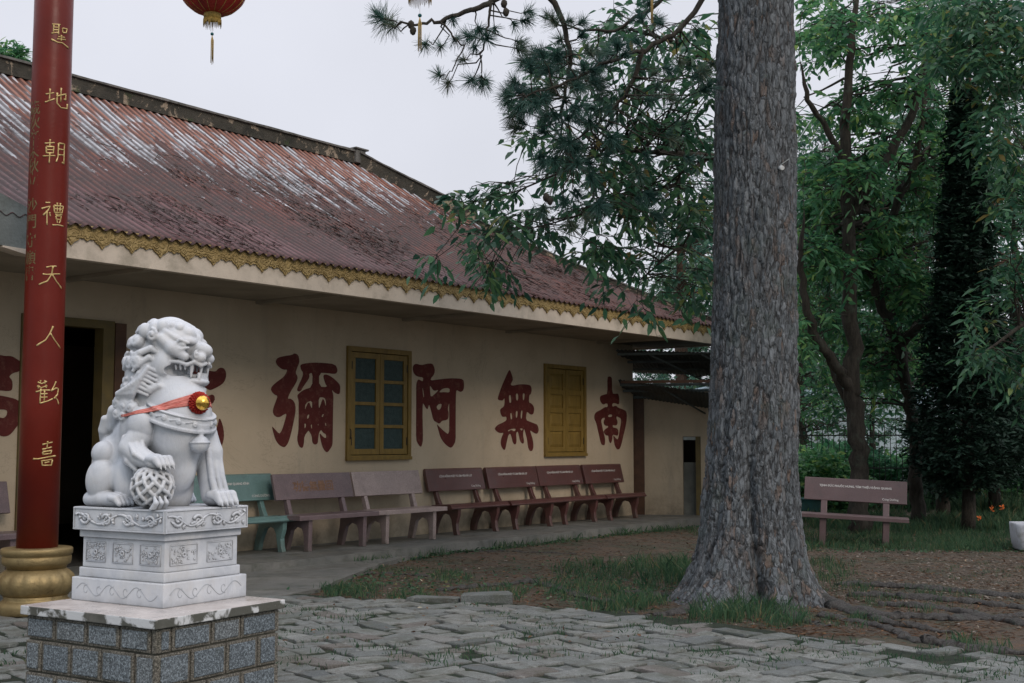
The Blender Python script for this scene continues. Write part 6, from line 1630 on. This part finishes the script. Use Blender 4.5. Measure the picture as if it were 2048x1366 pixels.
# dark cypress
b3 = bp(1938, 1062); D3_ = b3.y; rc = random.Random(9); cl = []; prof = [(190, 8), (300, 24), (450, 44), (560, 52), (650, 74), (760, 98), (850, 112), (930, 112), (975, 70)]
for _ in range(1700):
    y = rc.uniform(190, 975); hw = np.interp(y, [p[0] for p in prof], [p[1] for p in prof]); u = rc.uniform(-1, 1); k = rc.uniform(-1, 1)
    if u * u + k * k > 1: continue
    cl.append(at_depth(1934 + (y - 500) * .012 + u * hw, y, D3_ + k * hw / 110.))
L3 = [([b3, *PL([(1937, 900), (1935, 600), (1934, 260)], D3_)], [.13, .10, .05, .01])]
grow('cypress_tree', b3, L3, cl, M_BARK, M_LEAFD, 'dark columnar cypress, the darkest tree at the right', 'tree', leafL=.12, leafW=.05, per=40, spread=.26, seed=13, droop=-.2, nbranch=False)
# second dark conifer lower right and a thin trunk before it
b4 = bp(1990, 1040, 26); cl = sample([(1990, 800, 80, 90, 130), (2030, 880, 60, 80, 90), (1860, 880, 30, 60, 40), (1900, 960, 60, 30, 30)], 5, 24.5, 27.5)
grow('cypress_tree', b4, [([b4, b4 + Vector((0, 0, 5))], [.14, .06])], cl, M_BARK, M_LEAFD, 'shorter broad dark conifer at the right edge behind the cypress', 'tree', leafL=.16, leafW=.06, per=44, spread=.42, seed=14, droop=0, nbranch=False)
b5 = bp(1886, 1040); D5_ = b5.y
grow('broadleaf_tree', b5, [([b5, *PL([(1884, 900), (1882, 780), (1886, 660)], D5_)], [.14, .11, .07, .02])], sample([(1890, 420, 60, 90, 16), (1900, 250, 60, 60, 10), (1870, 560, 30, 60, 6)], 6, D5_ - 1.5, D5_ + 1.5), M_BARK, M_LEAF,
     'slim dark trunked tree just left of the cypress', 'tree', leafL=.17, leafW=.06, per=48, spread=.5, seed=15)
# drooping compound-leaf bough entering from the right
b6 = at_depth(2230, 1040, 18.5); b6.z = 0
grow('broadleaf_tree', b6, [([b6, *PL([(2210, 900), (2190, 750), (2180, 500), (2160, 200)], 18.5)], [.2, .17, .15, .12, .06]),
     (PL([(2185, 720), (2110, 660), (2050, 645), (1990, 690), (1950, 715)], 18.5, 17.6), [.08, .05, .035, .02, .008]), (PL([(2170, 380), (2110, 330), (2050, 300)], 18.5, 18), [.07, .05, .02]), (PL([(2160, 150), (2080, 80), (2000, 40)], 18.5, 18.5), [.07, .05, .02])],
     sample([(2000, 705, 60, 16, 9), (2040, 750, 25, 40, 6), (1960, 640, 25, 14, 3), (2035, 560, 30, 60, 7), (2035, 400, 40, 80, 13), (2010, 240, 50, 70, 16), (2020, 90, 70, 90, 36), (1920, 90, 60, 50, 22), (2130, 500, 60, 300, 40), (1950, 20, 60, 40, 20)], 8, 17.2, 20), M_BARK, M_LEAF,
     'broadleaf tree standing outside the right edge, its boughs reaching into the picture', 'tree', leafL=.19, leafW=.065, per=40, spread=.55, seed=16, droop=.6)
# pines and bushy trees farther back
def far_tree(px, D, h, w_, seed, mat, label, kind='bushy', lo=.10):
    rn = random.Random(seed); b = at_depth(px, 900, D); b.z = 0; cl = []
    n = int(120 if kind == 'bushy' else 85)
    for _ in range(n):
        f = rn.random() ** .8; z = h * (lo + (1 - lo) * f); rr_ = w_ * (math.sin(math.pi * min(1, .18 + f * .85)) ** .7 if kind == 'bushy' else (1.05 - f)) * (rn.random() ** .5); a = rn.uniform(0, 6.28)
        cl.append(b + Vector((rr_ * math.cos(a), rr_ * math.sin(a), z + rn.gauss(0, .2))))
    lean = rn.uniform(-.3, .3)
    return grow('pine_tree' if kind != 'bushy' else 'broadleaf_tree', b, [([b, b + Vector((lean * .3, 0, h * .4)), b + Vector((lean, 0, h * .97))], [.02 * h + .04, .015 * h + .03, .03])], cl, M_BARKP if kind != 'bushy' else M_BARK, mat, label, 'tree', 'trees beyond the fence',
                leafL=.30, leafW=.11 if kind == 'bushy' else .06, per=46, spread=.95, seed=seed, droop=.3, twig_r=.02)
protos = [far_tree(1600, 38, 11, 3.4, 31, M_LEAFF, 'bushy green tree beyond the fence'), far_tree(1950, 30, 14, 3.0, 32, M_LEAFF, 'tall reddish barked pine beyond the fence', 'pine', .4), far_tree(1800, 44, 13, 4.2, 33, M_LEAFB, 'light green bushy tree beyond the fence')]
rf = random.Random(2)
def far_copy(k, px, D, sc, label):
    c = copy_tree(protos[k]); b = at_depth(px, 900, D); c.location = (b.x, b.y, 0); c.rotation_euler = (0, 0, rf.uniform(0, 6.28)); c.scale = (sc, sc, sc * rf.uniform(.9, 1.1)); c['label'] = label
for k, px, D, sc, lb_ in ((0, 1480, 46, 1.0, 'bushy green tree beyond the fence, just right of and behind the big pine trunk'), (1, 1655, 44, 1.0, 'far pine seen left of the forked tree trunk'), (2, 1700, 56, 1.0, 'distant light green tree low behind the forked tree'),
                          (2, 1770, 50, .9, 'distant bushy tree between the forked and leaning trunks'), (1, 1860, 48, 1.1, 'far pine rising left above the dark cypress'), (2, 1930, 52, 1.1, 'distant light green tree behind the cypress'), (0, 2030, 42, 1.1, 'bushy far tree at the right edge'),
                          (1, 2100, 46, 1.2, 'far pine just outside the right edge'), (0, 1400, 50, .95, 'bushy tree seen above the annex roof left of the pine trunk'), (2, 1330, 54, .62, 'low light green tree behind the hall hip'), (1, 1560, 60, 1.1, 'distant pine directly behind the big pine trunk'), (1, 1370, 44, 1.0, 'far pine above the annex, left of the big trunk'),
                          (2, 2190, 40, 1.0, 'light green tree outside the right edge'), (0, 1620, 62, 1.1, 'most distant bushy tree left of the bench'), (0, 1850, 64, 1.1, 'most distant bushy tree behind the leaning tree'), (0, 1300, 38, .40, 'low bushy tree glimpsed between the two annex roofs'), (2, 1600, 33, .42, 'low light green bush tree over the fence, right beside the big trunk'), (0, 1745, 34, .40, 'low dark bush tree over the fence between the forked and leaning trunks')):
    far_copy(k, px, D, sc, lb_)
for o_, lb_ in zip(protos, ('bushy green tree beyond the fence, above the teal box', 'tall reddish barked pine at the upper right', 'light green bushy tree beyond the fence behind the leaning trunk')): o_['label'] = lb_
# tree tips showing over the roof ridge at far left
b7 = at_depth(15, 900, 34); b7.z = 0
grow('broadleaf_tree', b7, [([b7, b7 + Vector((0, 0, 6)), b7 + Vector((0, 0, 11.5))], [.25, .2, .05])], sample([(-10, 125, 60, 22, 26), (-20, 160, 60, 40, 20)], 5, 33, 35), M_BARK, M_LEAFB, 'tree behind the temple hall whose tips show over the ridge at far left', 'tree', leafL=.28, leafW=.06, per=60, spread=.5, seed=21, droop=.2)

# ---------------------------------------------------------------- fence, greenhouse, hedge
def fpt(px, D): p = at_depth(px, 900, D); p.z = 0; return p
M_FEN = simple('black_iron', (0.012, 0.014, 0.013), .5, .3, 20)
f0, f1 = fpt(1330, 31), fpt(2250, 27); fd = (f1 - f0); FLn = fd.length; frz = math.atan2(fd.y, fd.x)
fo = empty('iron_fence', f0, frz, 'tall black iron bar fence behind the trees', 'fence')
mb = MB(); n = int(FLn / .13)
for i in range(n):
    x = i * .13; h_ = 1.98 if i % 2 else 1.86
    mb.box((x - .008, -.008, .08), (x + .008, .008, h_))
mb.build('bars', M_FEN, fo); mb = MB()
for z in (.15, .95, 1.72): mb.box((0, -.018, z), (FLn, .018, z + .03))
mb.build('rails', M_FEN, fo)
for i in range(int(FLn / 2.4) + 1):
    mb = MB(); x = i * 2.4; mb.box((x - .035, -.035, 0), (x + .035, .035, 2.1)); mb.box((x - .045, -.045, 2.101), (x + .045, .045, 2.13)); mb.build('post', M_FEN, fo)
# pale greenhouse seen through the trunks
M_PLAS = simple('pale_plastic_sheet', (0.42, 0.52, 0.58), .5, .2, .6, .01, 3)
gp = fpt(1690, 40); gh = empty('greenhouse', gp, R(4), 'pale blue plastic greenhouse glimpsed through the trees beyond the fence', 'greenhouse')
mb = MB(); mb.box((-5.5, -.02, .3), (6.5, .02, 2.4)); 
for k in range(3):
    x0 = -5.5 + 4 * k; q = [(x0 + 2 - 2 * math.cos(math.pi * i / 10), 2.4 + 1.1 * math.sin(math.pi * i / 10)) for i in range(11)]
    for i in range(10): mb.add([(q[i][0], 0, q[i][1]), (q[i + 1][0], 0, q[i + 1][1]), (q[i + 1][0], 8, q[i + 1][1]), (q[i][0], 8, q[i][1])], [(0, 1, 2, 3)])
    mb.add([(a, 0, b) for a, b in q], [tuple(range(11))])
mb.build('cover', M_PLAS, gh, fix=False); mb = MB()
for k in range(7): mb.box((-5.5 + 2 * k - .03, -.06, 0), (-5.5 + 2 * k + .03, -.021, 2.4))
mb.build('frame', M_STEEL, gh)

# ---------------------------------------------------------------- stuff: hedge leaves, grass, ground cover, litter
def scatter_leaves(name, P, L, W, mat, tint, up=.6, seed=0):
    rng = np.random.default_rng(seed); n = len(P); D = rng.normal(0, 1, (n, 3)); D[:, 2] = np.abs(D[:, 2]) * up
    V, F = leaf_arrays(P, D, L * rng.uniform(.7, 1.3, n), W * rng.uniform(.7, 1.3, n), rng=rng)
    o = mesh_np(name, V, F, mat, tint=np.repeat(tint, 6)); tag(o, kind='stuff'); return o
rng = np.random.default_rng(5); n = 26000
x = rng.uniform(4.5, 17, n); y = 27.5 + rng.gamma(2, .9, n) + (17 - x) * .2; hmax = 1.15 + .75 * np.sin(x * 1.3) * np.sin(x * .57 + 1) ; z = rng.random(n) ** .8 * np.clip(hmax, .35, 2.1)
tn = np.clip(.45 + .3 * np.sin(x * 2.3 + z * 3) + rng.normal(0, .15, n), 0, 1)
scatter_leaves('hedge', np.stack([x, y, z], 1), .17, .09, M_LEAFB, tn, seed=1)
n = 9000; x = rng.uniform(5.2, 9.0, n); y = rng.normal(26.9, .5, n); z = rng.random(n) * (.9 + .5 * np.sin(x * 2.1)); 
scatter_leaves('low_shrubs', np.stack([x, y, z], 1)[x < 7.6], .15, .08, M_LEAFB, np.clip(rng.normal(.6, .2, n), 0, 1)[x < 7.6], seed=2)
def grass(name, P, H, W, mat, tint, seed=0, lean=.85):
    rng = np.random.default_rng(seed); n = len(P); a = rng.uniform(0, 6.283, n); d = np.stack([np.cos(a), np.sin(a), np.zeros(n)], 1); s = np.stack([-np.sin(a), np.cos(a), np.zeros(n)], 1)
    b = rng.uniform(0, 6.283, n); s = np.stack([np.cos(b), np.sin(b), np.zeros(n)], 1); ln = lean * rng.random(n)[:, None] * H[:, None]; H = H[:, None]; W = W[:, None]; up = np.array([0, 0, 1.0])
    V = np.zeros((n, 5, 3)); V[:, 0] = P - s * W / 2; V[:, 1] = P + s * W / 2; V[:, 2] = P + up * H * .6 + d * ln * .35 + s * W * .4; V[:, 3] = P + up * H * .97 + d * ln; V[:, 4] = P + up * H * .6 + d * ln * .35 - s * W * .4
    o = mesh_np(name, V.reshape(-1, 3), np.arange(n * 5).reshape(n, 5), mat, tint=np.repeat(tint, 5)); tag(o, kind='stuff'); return o
M_GRS = leaf_mat('grass_blade', [(0, (0.024, 0.060, 0.034)), (.45, (0.050, 0.120, 0.062)), (.75, (0.095, 0.17, 0.080)), (.9, (0.19, 0.19, 0.09)), (1, (0.27, 0.21, 0.12))], .6, .4)
GP = []; GH = []
rg = random.Random(44)
def patch(px, py, rx, ry, n, h, clump=14, cr=.05):
    for _ in range(n // clump):
        while True:
            u, v = rg.uniform(-1, 1), rg.uniform(-1, 1)
            if u * u + v * v <= 1: break
        c = on_z(px + u * rx, py + v * ry)
        for _ in range(clump):
            x, y = c.x + rg.gauss(0, cr), c.y + rg.gauss(0, cr * 1.3); GP.append((x, y, gz(x, y) - .005)); GH.append(h * rg.uniform(.45, 1.25))
for a in ((1480, 1205, 95, 32, 1100, .17), (1440, 1225, 60, 22, 560, .15), (1470, 1195, 60, 20, 160, .26), (1560, 1235, 60, 20, 450, .13), (1300, 1140, 90, 26, 1000, .15), (1370, 1150, 45, 22, 700, .20), (1180, 1140, 70, 24, 650, .12), (1150, 1180, 80, 18, 500, .12), (1280, 1190, 80, 22, 650, .12), (1230, 1215, 70, 16, 500, .13),
          (700, 1186, 60, 10, 420, .12), (830, 1196, 60, 9, 260, .10), (900, 1150, 40, 14, 250, .10), (1010, 1185, 60, 14, 300, .10), (1660, 1140, 60, 20, 500, .12), (1690, 1180, 60, 18, 260, .09), (1700, 1240, 70, 14, 240, .08), (1850, 1200, 120, 30, 420, .08), (1950, 1290, 60, 16, 200, .10),
          (1620, 1080, 60, 22, 900, .14), (1720, 1085, 90, 18, 1900, .13), (1860, 1085, 120, 18, 3400, .12), (1980, 1080, 90, 22, 2600, .13), (1780, 1055, 160, 14, 3000, .22), (1960, 1050, 110, 14, 2600, .26), (1700, 1040, 120, 12, 1800, .25), (1980, 1025, 100, 12, 1800, .45), (1800, 1015, 220, 10, 2200, .45),
          (1460, 1120, 40, 20, 260, .12), (770, 1135, 80, 8, 300, .06), (1930, 1140, 120, 20, 260, .05), (1500, 1062, 130, 12, 700, .10)):
    patch(*a)
# fringe along the porch edge
for _ in range(4200):
    x = rg.uniform(-9.6, 2.5); 
    if noise.noise(Vector((x * .9, 2, 2))) < rg.uniform(-.15, .45): continue
    p = hall(x, -1.56 - abs(rg.gauss(0, .07 + .06 * (x > -6)))); GP.append((p.x, p.y, gz(p.x, p.y) + .0)); GH.append(rg.uniform(.05, .15))
P = np.array(GP); H = np.array(GH); rng = np.random.default_rng(2)
grass('grass', P, H, .004 + H * .022, M_GRS, np.clip(rng.normal(.5, .22, len(P)), 0, 1), 3)
# tufts in the paving joints
GP = []; 
for _ in range(2200):
    x = rg.uniform(-5.5, 6.5); y = rg.uniform(6.8, 12.4)
    if y > edge_y(x) or noise.noise(Vector((x * .8, y * .8, 5))) < -.05: continue
    for _ in range(9): GP.append((x + rg.gauss(0, .05), y + rg.gauss(0, .025), .012))
P = np.array(GP); H = np.array([rg.uniform(.02, .065) for _ in GP]); grass('joint_grass', P, H, .005 + H * .05, M_GRS, np.clip(rng.normal(.4, .2, len(P)), 0, 1), 4)
# ground cover: small round weeds
n = 5200; q = []
for _ in range(n):
    r_ = rg.random()
    if r_ < .35: p = on_z(rg.uniform(1560, 2048), rg.uniform(1050, 1105))
    elif r_ < .6: x = rg.uniform(-9.6, 2.5); p = hall(x, -1.58 - abs(rg.gauss(0, .12)))
    elif r_ < .8: p = on_z(rg.gauss(1240, 110), rg.gauss(1165, 28))
    else: p = on_z(rg.gauss(760, 120), rg.gauss(1165, 22))
    q.append((p.x, p.y, gz(p.x, p.y) + rg.uniform(.0, .03)))
scatter_leaves('ground_cover', np.array(q), .045, .03, M_GRS, np.clip(rng.normal(.45, .25, n), 0, 1), up=.35, seed=6)
# dead leaves, needles and chips
M_DEAD = leaf_mat('dead_leaf', [(0, (0.050, 0.028, 0.018)), (.5, (0.13, 0.065, 0.032)), (.85, (0.22, 0.12, 0.055)), (1, (0.42, 0.38, 0.28))], .9, 0)
q = []
for _ in range(2400):
    p = on_z(rg.uniform(560, 2048), 1045 + 250 * rg.random() ** 1.2)
    if p.y < edge_y(min(8.9, max(-8.9, p.x))) and rg.random() < .75: continue
    if noise.noise(Vector((p.x * .7, p.y * .7, 3))) < rg.uniform(-.4, .3): continue
    q.append((p.x, p.y, gz(p.x, p.y) + (.012 if p.y > edge_y(min(8.9, max(-8.9, p.x))) else .07)))
q = np.array(q); scatter_leaves('dead_leaves', q, .042, .018, M_DEAD, np.clip(rng.normal(.4, .3, len(q)), 0, 1), up=.5, seed=8)
q = []
for _ in range(16000):
    p = on_z(rg.uniform(560, 2048), 1045 + 230 * rg.random() ** 1.1)
    if p.y < edge_y(min(8.9, max(-8.9, p.x))) + .05 or (to_hall(p).y > -1.55 and to_hall(p).x < 3): continue
    q.append((p.x, p.y, gz(p.x, p.y) + .008))
q = np.array(q); scatter_leaves('needle_straw', q, .10, .005, M_DEAD, np.clip(rng.normal(.35, .2, len(q)), 0, 1), up=.06, seed=9)
# loose gravel and small stones on the dirt
GV = []; GF = []; GT = []
octa = [(1, 0, 0), (0, 1, 0), (-1, 0, 0), (0, -1, 0), (0, 0, 1), (0, 0, -1)]; of = [(0, 1, 4), (1, 2, 4), (2, 3, 4), (3, 0, 4), (1, 0, 5), (2, 1, 5), (3, 2, 5), (0, 3, 5)]
for k in range(6500):
    if rg.random() < .7: p = on_z(rg.uniform(1600, 2080), rg.uniform(1100, 1200))
    else: p = on_z(rg.uniform(640, 2080), 1045 + 220 * rg.random())
    if p.y < edge_y(min(8.9, max(-8.9, p.x))) or (to_hall(p).y > -1.55 and to_hall(p).x < 3): continue
    s = abs(rg.gauss(0, .008)) + .004; b = len(GV); tn = rg.random(); z0 = gz(p.x, p.y)
    for (x, y, z) in octa: GV.append((p.x + x * s * rg.uniform(.7, 1.5), p.y + y * s * rg.uniform(.7, 1.5), z0 + .2 * s + z * s * .6)); GT.append(tn)
    for f in of: GF.append(tuple(i + b for i in f))
M_GRAV = leaf_mat('gravel_stone', [(0, (0.06, 0.05, 0.04)), (.7, (0.12, 0.10, 0.08)), (1, (0.24, 0.21, 0.18))], .9, 0)
o = mesh_np('gravel', np.array(GV), np.array(GF), M_GRAV, tint=np.array(GT)); tag(o, kind='stuff')
# orange canna flowers
M_ORG = simple('orange_petal', (0.75, 0.17, 0.03), .6, .25, 30)
lbs = ['orange flower spike nearest the cypress trunk', 'orange flower spike second from the right under the dark conifer', 'orange flower spike farthest right under the dark conifer', 'lowest orange flower, in the grass right of the cypress trunk']
for i, (x, y) in enumerate(((1947, 1005), (1983, 1016), (2004, 1014), (1958, 1036))):
    c = at_depth(x, y, 22.5 if i < 3 else 21.5); b = Vector((c.x, c.y, 0)); o = empty('flower', b, 0, lbs[i], 'flower', 'orange flowers')
    mb = MB(); mb.tube([(0, 0, 0), (.02, 0, c.z * .5), (0, 0, c.z)], .006, 5); mb.build('stem', M_GRS, o)
    mb = MB(); rn = random.Random(i)
    for k in range(9):
        a = rn.uniform(0, 6.28); d = Vector((math.cos(a), math.sin(a), rn.uniform(-.2, 1))).normalized(); s = d.orthogonal().normalized(); p = Vector((0, 0, c.z + rn.uniform(-.05, .03)))
        mb.add([p, p + d * .03 + s * .014, p + d * .06, p + d * .03 - s * .014], [(0, 1, 2, 3)])
    mb.build('petals', M_ORG, o)
